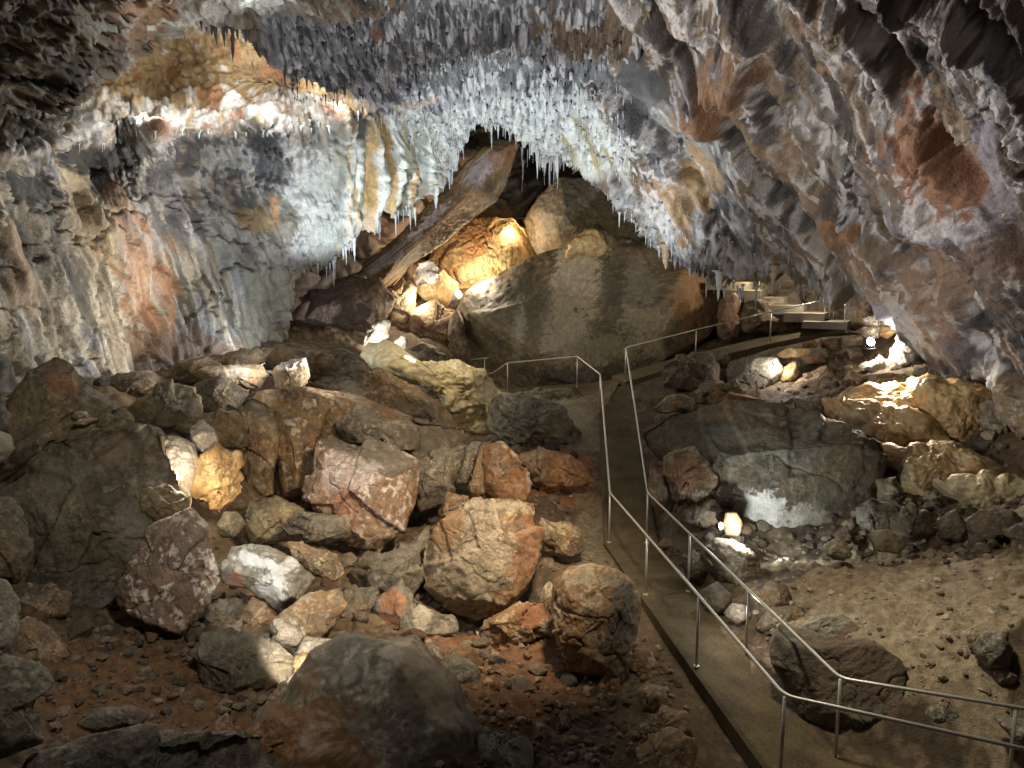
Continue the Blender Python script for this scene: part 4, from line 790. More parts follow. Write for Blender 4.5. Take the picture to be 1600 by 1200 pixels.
B('rock_slab', 'long thick slab leaning from the amber nook up to the hanging curtain', '520 452 545 420 600 388 640 350 690 306 728 262 768 226 800 218 816 236 806 268 786 300 760 326 724 352 690 378 650 408 622 440 596 462 556 468', 27.6, 'brown', .3, [(-.5, -.5, -1, .16), (.5, .6, -1, .2)], 18, 1.2, .35, cat='slab', colf=patch((600, 408, 60, 9, -38, (.55, .47, .44), .9), (665, 352, 50, 8, -42, (.55, .46, .44), .85), (760, 258, 40, 16, -45, (.42, .36, .38), .7), (790, 245, 26, 26, 0, (.3, .15, .07), .7)))  # pale strips paint the light on the upper edges
B('boulder', 'warm lit rock shoulder between the leaning slab and the little handrail', '676 400 700 366 740 346 800 342 836 356 842 396 800 424 756 452 716 470 690 440', 31.2, 'amber', .7, [(-.5, -.4, -1, .4), (.5, -.2, -1, .36)], 30, 2.2, .5, colf=patch((745, 372, 26, 30, 0, (.40, .19, .07), .8), (780, 400, 20, 30, 0, (.5, .38, .18), .7)))
B('boulder', 'great dome of dark rock with a pale streak of flowstone down its middle', '720 492 738 455 790 425 835 408 880 394 902 370 930 364 962 392 1020 394 1080 409 1122 430 1137 452 1127 492 1102 522 1052 562 992 600 940 625 860 625 780 622 738 592 726 540', 28.6, 'olive', .5, [(0, -.6, -1, .40)], 8, 1.2, .5, cat='rock dome',
  colf=patch((890, 405, 24, 40, 0, (.50, .41, .30), .95), (897, 445, 40, 60, 0, (.48, .40, .29), .95), (885, 505, 40, 60, 8, (.32, .27, .19), .8), (815, 470, 40, 60, 0, (.085, .075, .05), .7), (980, 470, 36, 60, 0, (.09, .078, .055), .7), (810, 520, 10, 46, 5, (.3, .28, .22), .7), (1085, 470, 34, 60, 0, (.3, .16, .08), .8), (1000, 450, 26, 40, 0, (.33, .29, .23), .5), (1010, 500, 40, 24, 0, (.32, .27, .19), .6), (770, 470, 40, 40, 0, (.10, .09, .065), .6), (950, 540, 60, 16, 0, (.2, .17, .11), .7), (905, 585, 90, 14, 0, (.07, .06, .045), .8)))
B('boulder', 'round topped brown rock rising behind the great dome, under the dark recess', '824 345 846 306 880 280 922 282 962 300 1002 340 1032 380 1040 412 962 412 900 404 850 412 834 382', 31.5, 'olive', .6, (), 10, 1.2, colf=patch((850, 345, 18, 50, 10, (.27, .24, .19), .7), (930, 310, 60, 30, 20, (.2, .165, .115), .7)))
B('flowstone_mound', 'small lumpy flowstone knob capping the pale streak of the dome', '882 398 900 372 918 360 938 366 950 388 930 402 905 406', 28.0, 'sand', .7, (), 14, 1, .65, M_FLOW, 'flowstone', dispf=flow_disp)
B('boulder', 'rough grey lumps of rock sitting on the dome beside the flowstone knob', '936 392 945 372 975 370 1010 378 1022 395 985 402 950 402', 28.6, 'olive', .7, (), 12, 1.8)
B('boulder', 'ledge of layered brown rock under the railing at the foot of the dome', '782 640 800 618 840 606 890 604 905 616 890 632 850 640', 24.2, 'olive', .6, (), 12, 1.4)
# ---- far side of the path: the stair rubble
B('boulder', 'squared brown block beside the walkway, first one past the path corner', '1034 572 1060 552 1107 547 1120 568 1120 594 1080 608 1038 605', 21.4, 'brown', .8, [(-.1, -.1, -1, .55)])
B('rock', 'rounded tan rock resting between the squared block and the red rock', '1078 618 1104 595 1128 595 1136 611 1096 632', 20.6, 'tan', .8, cat='rock')
B('rock', 'pale rounded rock beside the path below the squared brown block', '1018 642 1036 622 1062 616 1084 622 1078 642 1046 652', 19.8, 'tan', .8, cat='rock')
B('boulder', 'flat brick red rock lying along the top of the big dark block', '1082 638 1121 608 1148 615 1198 622 1196 637 1175 648 1134 636 1096 648', 20.2, 'red', .7)
B('boulder', 'smooth grey slab facing out beneath the lower lamp', '1133 603 1140 580 1161 561 1209 558 1220 576 1208 600 1196 621 1148 618', 21.2, 'grey', .6, [(0, -.1, -1, .4)], 6, .7)
B('rock_slab', 'flat oval slab lying on top of the rubble just above the lower lamp', '1213 556 1229 543 1267 544 1263 554 1232 561', 21.6, 'sand', .7, (), 8, .8, cat='rock')
B('rock', 'bright tan rock right behind the lower lamp', '1221 578 1242 561 1250 580 1236 598 1218 594', 21.0, 'sand', .8, cat='rock')
B('boulder', 'tilted slab with a bright upper edge in the middle of the stair rubble', '1240 604 1283 568 1297 578 1304 597 1294 608 1250 618', 20.6, 'tan', .7, [(-.3, -.9, -.6, .45)])
B('rock', 'brown block under the tilted slab', '1257 617 1303 602 1309 620 1270 628', 20.2, 'brown', .8, cat='rock')
B('boulder', 'broad brown block next to the tilted slab, below the upper lamp', '1308 598 1327 581 1351 588 1362 607 1324 616 1310 611', 20.2, 'brown', .8)
B('boulder', 'grey brown block at the head of the flowstone terraces', '1244 625 1276 615 1311 622 1318 652 1304 666 1247 646', 18.8, 'grey', .8, [(.2, 0, -1, .5)])
B('rock', 'flat reddish stone in the rubble, left of the grey brown block', '1212 634 1236 621 1246 632 1214 643', 19.6, 'brown', .8, cat='rock')
B('rock', 'dark stone in the hollow under the bright tan rock', '1212 604 1232 598 1240 612 1226 626 1208 622', 20.8, 'dark', .8, cat='rock')
for lb, pl, pa in [('blocky stone of the rubble bank, highest one below the walkway', '1283 528 1313 527 1312 546 1283 546', 'brown'), ('wedge of stone under the highest blocky stone of the rubble bank', '1296 549 1323 547 1324 563 1303 563', 'tan'), ('squat brown stone beside the flat oval slab', '1250 556 1279 552 1291 566 1262 570', 'brown'),
    ('small stone tucked between walkway edge and flat oval slab', '1252 536 1272 531 1276 542 1256 545', 'brown'), ('stone at the lip of the rubble bank nearest the upper lamp', '1314 526 1346 524 1346 539 1324 542', 'brown'), ('leaning stone above the tilted slab in the rubble bank', '1284 560 1297 562 1306 580 1300 592 1290 572', 'brown'), ('reddish stone lying below the upper lamp', '1324 545 1342 542 1348 556 1330 562', 'pink'), ('stone against the walkway next to the smooth grey slab', '1112 552 1128 546 1140 560 1134 578 1118 576', 'brown'), ('dark stone between the squared block and the smooth grey slab', '1122 580 1134 576 1136 598 1124 602', 'dark')]:
    B('rock', lb, pl, 22.3 if '128' in pl[:4] or '129' in pl[:4] else 21.9, pa, .8, (), 12, 1., cat='rock')
for lb, pl, pa in [('reddish stone block of the lamp lit retaining wall, far end', '1349 495 1374 488 1375 508 1353 508', 'pink'), ('yellow stone block of the lamp lit retaining wall, top course', '1376 496 1404 493 1408 507 1376 508', 'amber'), ('wide stone block of the lamp lit retaining wall, under the top course', '1375 511 1398 507 1410 512 1388 529 1374 526', 'amber'), ('reddish stone block of the lamp lit retaining wall, behind the upper lamp', '1348 511 1372 510 1372 528 1350 526', 'pink')]:
    B('wall_stone', lb, pl, 21.6, pa, .8, (), 8, .8, .5, cat='stone block', group='stones of the retaining wall')
B('boulder', 'glaring pale boulder right beside the upper lamp, against the overhanging wall', '1390 543 1401 519 1418 516 1432 545 1430 567 1411 577 1391 570', 20.4, 'pale', .8, (), 12, 1.3)
B('rock', 'flat pale slab lying in front of the upper lamp', '1345 566 1372 556 1405 564 1408 578 1370 582 1340 577', 20.4, 'pale', .7, (), 10, 1.2, cat='rock')
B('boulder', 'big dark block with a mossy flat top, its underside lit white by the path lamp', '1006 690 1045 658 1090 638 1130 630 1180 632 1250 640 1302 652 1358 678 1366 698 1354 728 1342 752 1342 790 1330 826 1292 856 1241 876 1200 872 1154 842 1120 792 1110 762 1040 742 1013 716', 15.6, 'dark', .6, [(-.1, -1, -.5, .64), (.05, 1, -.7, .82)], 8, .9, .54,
  colf=patch((1192, 806, 64, 34, 24, (.58, .54, .46), .95), (1255, 812, 44, 24, -20, (.40, .36, .28), .7), (1215, 848, 40, 12, 0, (.38, .26, .14), .8), (1150, 690, 110, 26, 0, (.14, .135, .095), .7), (1290, 760, 30, 40, 0, (.15, .13, .08), .6)))  # pale crust and lamp-lit patch, both painted into the colour
B('boulder', 'rust brown boulder between the path and the big dark block', '1038 718 1060 704 1084 698 1105 724 1120 748 1105 772 1080 790 1060 794 1043 762', 14.6, 'ochre', .8, [(.5, -.1, -1, .5)], 10, 1.1, colf=patch((1075, 735, 26, 30, 0, (.27, .13, .06), .7)))
B('rock', 'brown stone beside the path under the rust brown boulder', '1064 800 1092 790 1118 800 1124 816 1096 826 1072 818', 14.0, 'brown', .8, cat='rock')
B('flowstone_mound', 'long yellow flowstone back curving down from the rubble to the earth floor', '1436 600 1472 594 1509 608 1515 633 1534 660 1562 722 1534 720 1500 700 1466 672 1442 652 1434 620', 16.6, 'sand', .7, [(.6, -.2, -1, .55)], 14, 1, .6, M_FLOW, 'flowstone', dispf=flow_disp)
B('flowstone_mound', 'upper flowstone terrace with rusty fringe below its lip', '1312 632 1357 632 1398 643 1431 650 1466 668 1474 688 1427 697 1414 709 1364 693 1323 673', 16.8, 'sand', .6, [(0, -1, -.8, .42)], 14, 1, .6, M_FLOW, 'flowstone', dispf=flow_disp, colf=patch((1440, 692, 30, 8, 0, (.24, .11, .05), .85), (1400, 704, 22, 7, 10, (.24, .11, .05), .8), (1340, 655, 36, 20, 0, (.24, .18, .11), .6)))
B('flowstone_mound', 'lower flowstone terrace bulging over a hollow of dark stones', '1362 702 1418 710 1472 690 1534 716 1562 729 1558 750 1500 757 1480 772 1433 778 1416 742 1364 727', 15.4, 'sand', .6, [(0, -1, -.8, .42)], 14, 1, .6, M_FLOW, 'flowstone', dispf=flow_disp, colf=patch((1510, 745, 34, 9, 0, (.26, .13, .06), .85), (1400, 735, 30, 12, 20, (.2, .15, .1), .6)))
B('flowstone_mound', 'pale flat flowstone apron spreading on the earth floor below the terraces', '1470 776 1500 756 1540 748 1600 752 1640 780 1600 790 1540 792 1490 786', 14.2, 'cream', .4, (), 10, 1, .8, M_FLOW, 'flowstone', dispf=flow_disp)
B('boulder', 'tall smooth tan slab standing beside the long yellow flowstone back', '1532 636 1546 626 1567 636 1577 678 1568 706 1549 700 1536 664', 16.0, 'tan', .7, (), 6, .7)
B('boulder', 'tan rock under the overhanging wall, above the tall smooth slab', '1484 582 1522 580 1526 600 1500 609 1486 602', 18.0, 'tan', .8)
B('boulder', 'grey topped rock between the glaring boulder and the long flowstone back', '1426 584 1445 570 1485 574 1492 596 1438 602', 18.8, 'grey', .8)
B('boulder', 'brown rock cut by the picture edge, under the overhanging wall', '1560 612 1600 596 1660 606 1660 690 1600 700 1572 660', 15.4, 'tan', .8, (), 12, 1.3)
B('boulder', 'stone in the hollow below the upper flowstone terrace', '1310 690 1345 680 1372 696 1380 730 1360 752 1336 745 1340 715', 15.8, 'olive', .8, (), 12, 1.3)
B('boulder', 'brown lump of terrace rock beside the broad brown block', '1362 590 1392 582 1432 592 1436 618 1400 634 1362 628', 18.6, 'tan', .7, (), 14, 1.4)
for lb, pl, d, pa in [('dark stone at the far rim of the earth floor, beside the big dark block', '1338 800 1362 782 1398 790 1404 822 1378 838 1345 830', 13.6, 'dark'), ('dark cracked stone below the lower flowstone terrace', '1394 808 1420 784 1450 798 1460 830 1425 846 1398 838', 13.3, 'dark'), ('narrow dark stone next to the dark cracked stone', '1468 816 1490 798 1510 820 1500 842 1472 842', 13.0, 'dark'), ('wide dark stone under the pale flowstone apron', '1512 828 1536 802 1578 798 1606 824 1590 854 1534 854', 12.6, 'dark'), ('dark stone at the picture edge by the wide dark stone', '1576 838 1610 815 1660 830 1660 880 1600 880', 11.8, 'dark'), ('small knobbly stone standing behind the round pale knob', '1304 838 1323 819 1329 846 1312 852', 12.8, 'tan'), ('dull stone in front of the lower flowstone terrace', '1372 752 1400 744 1420 770 1404 792 1376 782', 14.4, 'olive'), ('squat dull stone at the foot of the lower terrace', '1360 838 1384 828 1412 842 1404 862 1370 862', 12.6, 'olive')]:
    B('rock', lb, pl, d, pa, .8, (), 14, 1.2, cat='rock')
B('rock', 'round pale knob of rock lying on the earth floor under the big dark block', '1289 856 1303 844 1321 847 1329 864 1318 874 1295 873', 12.6, 'tan', .9, (), 8, 1.4, .8, cat='rock')
B('rock', 'knobbly grey stone standing on the earth floor near the picture edge', '1528 1014 1539 990 1567 983 1577 1009 1575 1035 1549 1043 1532 1032', 9.3, 'grey', .8, (), 10, 1.6, cat='rock')
B('rock', 'small round stone beside the knobbly grey stone', '1512 996 1524 984 1540 992 1536 1012 1518 1016', 9.55, 'tan', .8, (), 8, 1.2, cat='rock')
B('rock', 'low pale stone below the knobbly grey stone', '1556 1052 1572 1044 1586 1054 1580 1068 1560 1068', 9.2, 'tan', .8, (), 8, 1., cat='rock')
B('boulder', 'dark brown rounded boulder behind the railing bend, rising from the path edge', '1210 1018 1225 998 1296 1005 1347 1000 1386 1018 1398 1036 1399 1070 1422 1106 1418 1150 1330 1165 1262 1125 1212 1060', 9.9, 'dark', .6, [(.3, -.2, -1, .45)], 6, .7, .7, colf=patch((1300, 1050, 90, 60, 0, (.115, .075, .05), .8), (1410, 1110, 22, 30, -20, (.2, .14, .1), .8)))
B('boulder', 'pale gritty mound behind the dark rounded boulder', '1206 1004 1235 982 1275 962 1310 958 1338 975 1330 1010 1270 1016', 10.8, 'tan', .5, (), 8, 1.4, .8, colf=patch((1275, 985, 40, 18, -15, (.34, .33, .26), .8)))
B('boulder', 'popcorn crusted boulder beside the path, just below the path lamp', '1098 868 1121 846 1144 846 1178 866 1192 894 1187 934 1168 938 1138 908', 13.0, 'tan', .8, (), 10, 1.7, colf=patch((1155, 890, 30, 20, 30, (.5, .46, .36), .7)))
B('rock', 'small glaring white rock in the gap under the railing', '1133 962 1144 945 1165 946 1171 960 1152 973', 11.8, 'pale', .8, (), 16, 1.6, cat='rock')
B('rock', 'brown cone of rock beside the popcorn crusted boulder', '1186 932 1204 908 1226 914 1236 938 1210 950 1188 948', 11.7, 'brown', .8, cat='rock')
B('rock', 'upright tan rock standing right behind the path lamp', '1130 822 1134 804 1150 800 1158 818 1154 836 1136 836', 13.7, 'sand', .8, cat='rock')
B('boulder', 'brown rock sunk in the earth behind the railing, above the pale gritty mound', '1180 985 1205 952 1250 945 1262 965 1232 985 1200 1002', 11.4, 'brown', .7)
for lb, pl, d in [('broken grey stone at the picture edge beside the far railing', '1552 1100 1580 1086 1620 1096 1620 1130 1570 1128', 9.2), ('long broken grey stone below the railing near the picture edge', '1560 1134 1600 1128 1640 1150 1640 1170 1590 1160', 8.65), ('dark stone between the rounded dark boulder and the broken grey stones', '1430 1118 1470 1100 1510 1108 1520 1132 1470 1142', 9.3)]:
    B('rock', lb, pl, d, 'grey', .8, (), 14, 1.3, cat='rock')
B('boulder', 'rough brown block under the stairs, beside the walkway railing', '1156 500 1164 474 1205 468 1246 484 1250 512 1200 522 1160 522', 26.0, 'brown', .6, (), 10, 1.2)
B('boulder', 'reddish rock between the dome and the stairs', '1118 522 1126 470 1146 458 1160 480 1156 526 1132 536', 26.4, 'brown', .7, colf=patch((1140, 490, 20, 40, 0, (.24, .12, .06), .7)))

# ---- stones wedged between the big blocks
for lb, pl, d, pa, kind in [
 ('flat brown rock lying across the head of the pink and grey boulder', '188 692 200 664 250 667 264 690 240 714 200 710', 11.6, 'brown', 'rock'),
 ('dull grey rock wedged between the amber block and the pink and grey boulder', '204 804 214 762 262 752 292 782 286 818 240 824', 11.0, 'olive', 'boulder'),
 ('dark brown upright rock at the end of the broad ochre hollowed outcrop', '374 650 398 620 430 640 436 700 426 776 386 782 374 704', 14.6, 'brown', 'boulder'),
 ('ochre stained block standing in the hollow behind the big squared block', '432 642 470 620 512 640 502 690 486 764 442 778', 15.0, 'ochre', 'boulder'),
 ('dark rock wedged under the big squared block, above the long pale ended stone', '428 818 470 800 536 812 545 842 500 852 450 840', 12.4, 'dark', 'boulder'),
 ('grey crusted rock face just above the big squared block with the pink face', '528 662 560 634 602 642 650 668 652 704 600 700 545 688', 15.4, 'grey', 'boulder'),
 ('steep grey brown slab leaning between the big squared block and the narrow grey slab', '642 712 700 690 738 690 722 732 702 784 656 796 640 750', 15.2, 'grey', 'boulder'),
 ('brown rock in the gap above the central boulder, below the grey slabs', '686 806 698 766 740 780 770 790 752 814 704 820', 14.2, 'brown', 'boulder'),
 ('dark rock in the deep gap beside the central boulder', '598 876 624 846 656 850 664 900 640 918 608 908', 13.0, 'dark', 'boulder'),
 ('small tan stone between the central boulder and the top of the tall tan boulder', '842 932 856 910 874 918 872 946 850 952', 11.8, 'tan', 'rock'),
 ('dark filler block for the shadowed gap beside the pink and grey boulder', '282 992 300 962 342 930 378 940 388 966 360 998 310 1004', 10.7, 'dark', 'boulder'),  # dark block built where the gap is only in shadow
 ('brown earthy rock in the near gully, next to the pale edged boulder', '14 980 50 964 92 1000 112 1032 70 1044 22 1036', 8.6, 'brown', 'boulder'),
 ('olive coloured low bank of rock between the orange stone and the broad grey rock', '238 1168 290 1148 350 1156 388 1180 380 1236 240 1236', 7.5, 'olive', 'boulder'),
 ('rust stained low rock between the pale ridged rock and the smooth grey boulder', '378 1142 430 1124 482 1134 500 1162 470 1204 390 1214', 8.3, 'red', 'boulder'),
 ('small brown rock against the wall foot, behind the low pale block', '332 570 358 548 400 545 416 566 380 577', 17.0, 'brown', 'rock'),
 ('brown rock at the wall foot below the rust streaks', '260 592 280 565 320 556 346 570 330 592 290 602', 15.9, 'brown', 'boulder'),
 ('lumpy brown rock at the wall foot, next to the domed dark boulder', '160 600 190 582 232 580 250 596 225 615 180 618', 14.4, 'brown', 'boulder'),
 ('dark rock between the path bend and the flat end of the big dark block', '1018 686 1028 650 1060 644 1084 660 1052 694', 18.0, 'dark', 'boulder'),
 ('brown stone wedged between the path and the rust brown boulder', '1010 766 1018 722 1040 730 1052 782 1030 804', 15.0, 'brown', 'rock'),
 ('dark stone beside the path below the path lamp', '1060 870 1084 855 1106 880 1102 912 1078 908', 13.2, 'dark', 'rock'),
 ('dark stone under the railing between the popcorn crusted boulder and the white rock', '1094 928 1120 910 1142 930 1132 957 1106 952', 12.3, 'dark', 'rock'),
 ('grey brown rock above the brick red rock, by the squared brown block', '1128 606 1150 590 1172 604 1160 620 1134 620', 20.4, 'brown', 'rock'),
 ('tan rock between the flowstone terraces and the big dark block', '1296 664 1322 652 1350 668 1352 690 1320 690', 17.2, 'tan', 'rock'),
 ('brown rock between the broad brown block and the upper flowstone terrace', '1300 640 1330 622 1366 626 1372 646 1330 654', 18.0, 'brown', 'rock'),
 ('dim brown rock beside the yellow flowstone mound, on the path side', '776 640 800 628 840 640 846 660 800 668', 21.4, 'olive', 'rock'),
 ('brown rock at the foot of the purple brown rock in the far corner', '470 575 500 552 545 556 560 580 520 592 480 590', 22.4, 'brown', 'boulder'),
]:
    B(kind, lb, pl, d, pa, .85, (), 22, 1.1, cat=kind)

B('flowstone_mound', 'broad tan flowstone slope carrying the terraces, from rubble bank down to earth floor', '1300 640 1340 618 1400 606 1460 596 1520 606 1560 640 1590 700 1620 760 1600 800 1500 800 1420 786 1370 760 1330 716', 17.2, 'sand', .42, (), 6, 1, .8, M_FLOW, 'flowstone', dispf=flow_disp, colf=patch((1370, 720, 40, 30, 0, (.2, .14, .08), .8), (1560, 700, 40, 60, 0, (.27, .2, .11), .7)))
# ------------------------------------------------------------------ stalactites
def stal_mat(name, rgb, rough=.6):
    return plain_mat(name, rgb, rough, 0, .45, 35., .5)
M_SW = stal_mat('white_calcite', (.48, .50, .51)); M_SG = stal_mat('grey_calcite', (.30, .30, .315)); M_SD = stal_mat('sooty_calcite', (.06, .06, .065)); M_SB = stal_mat('tan_calcite', (.34, .25, .16))
rsd = np.random.RandomState(5)
def spike(mb, top, L, r, k=8, n=7, lean=.0):
    top = np.array(top, float); pts, rad = [], []
    dx, dy = rsd.uniform(-lean, lean, 2)
    for i in range(n):
        t = i / (n - 1)
        pts.append(top + np.array([dx * t * L, dy * t * L, .22 * r * 3 - t * (L + .22 * r * 3)]))
        rad.append(max(.004, r * ((1 - t) ** .75 * (1 + .18 * rsd.normal()) + .04)))
    rad[0] *= 1.7
    mb.tube(pts, rad, k)
def stalactite(P, L, r, mat, label, group=None, k=9, n=9, cat='stalactite'):
    mb = MB(); spike(mb, P, L, r, k, n, .06); return mb.build('stalactite', mat, None, tuple(np.array(P) + [0, 0, .0]), True, label=label, cat=cat, group=group)
def px_m(P): return P[1] / FPX
# black drips over the alcove
for (x, y, l) in [(314, 44, 17), (321, 45, 11), (330, 47, 12), (336, 48, 22), (347, 50, 26), (353, 54, 12), (362, 56, 46), (370, 58, 14), (384, 62, 22), (391, 66, 24), (398, 72, 12), (412, 78, 13), (437, 98, 20), (446, 104, 12), (458, 108, 18), (475, 114, 22), (492, 118, 14), (506, 124, 18), (520, 132, 14), (536, 138, 16)]:
    P = on_sheet('cave_ceiling', x, y - 6); s = px_m(P)
    stalactite(P, l * s * 1.1, (2.0 + l * .05) * s, M_SD, 'thin black stalactite hanging from the ceiling shelf in front of the lit alcove', 'black stalactites of the ceiling shelf')
for i in range(34):
    x = rsd.uniform(85, 520); y = np.interp(x, [80, 130, 200, 400, 560], [232, 226, 207, 205, 196]) + rsd.uniform(-4, 3)
    P = on_sheet('cave_wall', x, y); s = px_m(P); l = rsd.uniform(7, 20) if x < 230 else rsd.uniform(5, 12)
    stalactite(P, l * s, rsd.uniform(1.4, 2.6) * s, M_SW, 'short white stalactite under the lip of the pale ledge', 'white stalactites of the ledge', 7, 7)
E1 = [(440, 445), (482, 428), (520, 420), (532, 396), (562, 366), (588, 352), (604, 334), (640, 322), (656, 300), (688, 280), (702, 250)]
E2 = [(746, 192), (782, 202), (800, 216), (815, 236), (835, 252), (850, 264), (868, 260), (890, 230)]
E3 = [(960, 300), (990, 330), (1010, 360), (1050, 390), (1110, 413), (1160, 424), (1220, 448), (1290, 460), (1330, 476), (1360, 488), (1395, 498)]
def along(E, n):
    E = np.array(E, float); s = np.concatenate([[0], np.cumsum(np.hypot(*np.diff(E, axis=0).T))])
    for t in np.sort(rsd.uniform(0, s[-1], n)): yield np.interp(t, s, E[:, 0]), np.interp(t, s, E[:, 1])
for E, sh, n, lab, grp, mats, lr in [(E1, 'cave_wall', 46, 'pale stalactite in the ragged lower fringe of the bright hanging curtain', 'stalactites of the bright curtain', (M_SW, M_SW, M_SG), (8, 24)), (E2, 'cave_wall', 34, 'blue white stalactite over the dark recess at the head of the opening', 'stalactites over the dark recess', (M_SW, M_SG), (10, 30)), (E3, 'overhanging_wall', 74, 'grey stalactite along the lower edge of the overhanging wall, over the steps', 'stalactites of the overhang edge', (M_SG, M_SG, M_SW, M_SB), (5, 18))]:
    for x, y in along(E, n):
        P = on_sheet(sh, x, y - rsd.uniform(5, 12)); s = px_m(P); l = lr[0] + (lr[1] - lr[0]) * rsd.rand() ** 2
        big = 1.9 if rsd.rand() < .13 else math.exp(rsd.normal() * .3); stalactite(P, (l * big + 6) * s, rsd.uniform(.9, 1.9) * big ** .8 * s, mats[rsd.randint(len(mats))], lab, grp, 7, 7)
for (x, y, l, r, m, lab) in [(1139, 402, 36, 6, M_SW, 'stout white stalactite hanging over the top of the pale steps'), (1212, 420, 34, 6.5, M_SB, 'long tan stalactite over the middle of the pale steps'), (1052, 378, 26, 7, M_SB, 'blunt tan stalactite at the edge of the overhang above the dome'), (660, 300, 22, 6, M_SW, 'stout white stalactite at the inner corner of the bright curtain')]:
    sh = 'cave_wall' if x < 800 else 'overhanging_wall'; P = on_sheet(sh, x, y - 8); s = px_m(P); stalactite(P, (l + 8) * s, r * s, m, lab, None, 12, 14)
for i in range(16):
    x = rsd.uniform(806, 905); P = W(x, rsd.uniform(222, 252), rsd.uniform(27, 29)); s = px_m(P)
    stalactite(P, rsd.uniform(20, 55) * s, .8 * s, M_SG, 'hair thin stone straw hanging in the dark recess', 'stone straws in the dark recess', 6, 5)
# the countless small ones: one mass for each kind of crust
for nm, sh, mat, cnt, reg, lr, rr_ in [('stalactite_crust', 'cave_wall', M_SD, 380, [(470, 20, 980, 165)], (5, 14), (.8, 1.6)), ('stalactite_crust', 'cave_wall', M_SG, 520, [(520, 20, 980, 175)], (4, 11), (.8, 1.7)), ('stalactite_crust', 'cave_wall', M_SW, 700, [(540, 150, 950, 240), (640, 170, 800, 290)], (5, 14), (.9, 1.9)),
      ('stalactite_crust', 'cave_ceiling', M_SD, 240, [(430, 20, 640, 150)], (5, 13), (.8, 1.5)), ('stalactite_crust', 'overhanging_wall', M_SW, 330, [(830, 110, 1000, 270)], (6, 15), (1.2, 2.3)), ('stalactite_crust', 'overhanging_wall', M_SG, 260, [(960, 180, 1080, 370), (1050, 330, 1250, 440), (1180, 410, 1390, 480)], (5, 14), (.8, 1.8))]:
    mb = MB()
    for i in range(cnt):
        x0, y0, x1, y1 = reg[rsd.randint(len(reg))]; x = rsd.uniform(x0, x1); y = rsd.uniform(y0, y1)
        if sh == 'overhanging_wall' and y > np.interp(x, [800, 870, 900, 960, 1050, 1110, 1220, 1330, 1395], [190, 222, 255, 296, 388, 412, 446, 474, 497]) - 3: continue
        if 545 < x < 665 and 190 < y < 345 and rsd.rand() < .85: continue
        if nm and sh == 'cave_wall' and not inside(S1P, np.array([x]), np.array([y + 6]))[0]: continue
        P = on_sheet(sh, x, y) * .998; s = px_m(P)
        spike(mb, P, (lr[0] * .7 + (lr[1] * 1.35 - lr[0] * .7) * rsd.rand() ** 2.4) * s, rsd.uniform(*rr_) * .72 * math.exp(rsd.normal() * .35) * s, 6, 4, .05)
    mb.build(nm, mat, None, (0, 0, 0), True, kind='stuff')

# ------------------------------------------------------------------ loose stones on the ground
def stone_verts(rs):
    t = (1 + 5 ** .5) / 2
    v = np.array([(-1, t, 0), (1, t, 0), (-1, -t, 0), (1, -t, 0), (0, -1, t), (0, 1, t), (0, -1, -t), (0, 1, -t), (t, 0, -1), (t, 0, 1), (-t, 0, -1), (-t, 0, 1)], float)
    f = [(0, 11, 5), (0, 5, 1), (0, 1, 7), (0, 7, 10), (0, 10, 11), (1, 5, 9), (5, 11, 4), (11, 10, 2), (10, 7, 6), (7, 1, 8), (3, 9, 4), (3, 4, 2), (3, 2, 6), (3, 6, 8), (3, 8, 9), (4, 9, 5), (2, 4, 11), (6, 2, 10), (8, 6, 7), (9, 8, 1)]
    v /= np.linalg.norm(v[0]); m = {}; f2 = []
    vl = list(v)
    def mid(a, b):
        k = (min(a, b), max(a, b))
        if k not in m: p = vl[a] + vl[b]; vl.append(p / np.linalg.norm(p)); m[k] = len(vl) - 1
        return m[k]
    for a, b, c in f:
        x, y, z = mid(a, b), mid(b, c), mid(c, a); f2 += [(a, x, z), (b, y, x), (c, z, y), (x, y, z)]
    v = np.array(vl); out_ = []
    for k in range(14):
        q = v * rs.uniform(.75, 1.1, (len(v), 1)) * [1, rs.uniform(.6, 1), rs.uniform(.45, .85)]
        for _ in range(7):
            n = rs.normal(size=3); n /= np.linalg.norm(n); p = (q * n).sum(1); h = p.max() * rs.uniform(.55, .85); q = q - np.where(p > h, p - h, 0)[:, None] * n
        out_.append(q)
    return out_, np.array(f2)
SV, SF = stone_verts(np.random.RandomState(3))
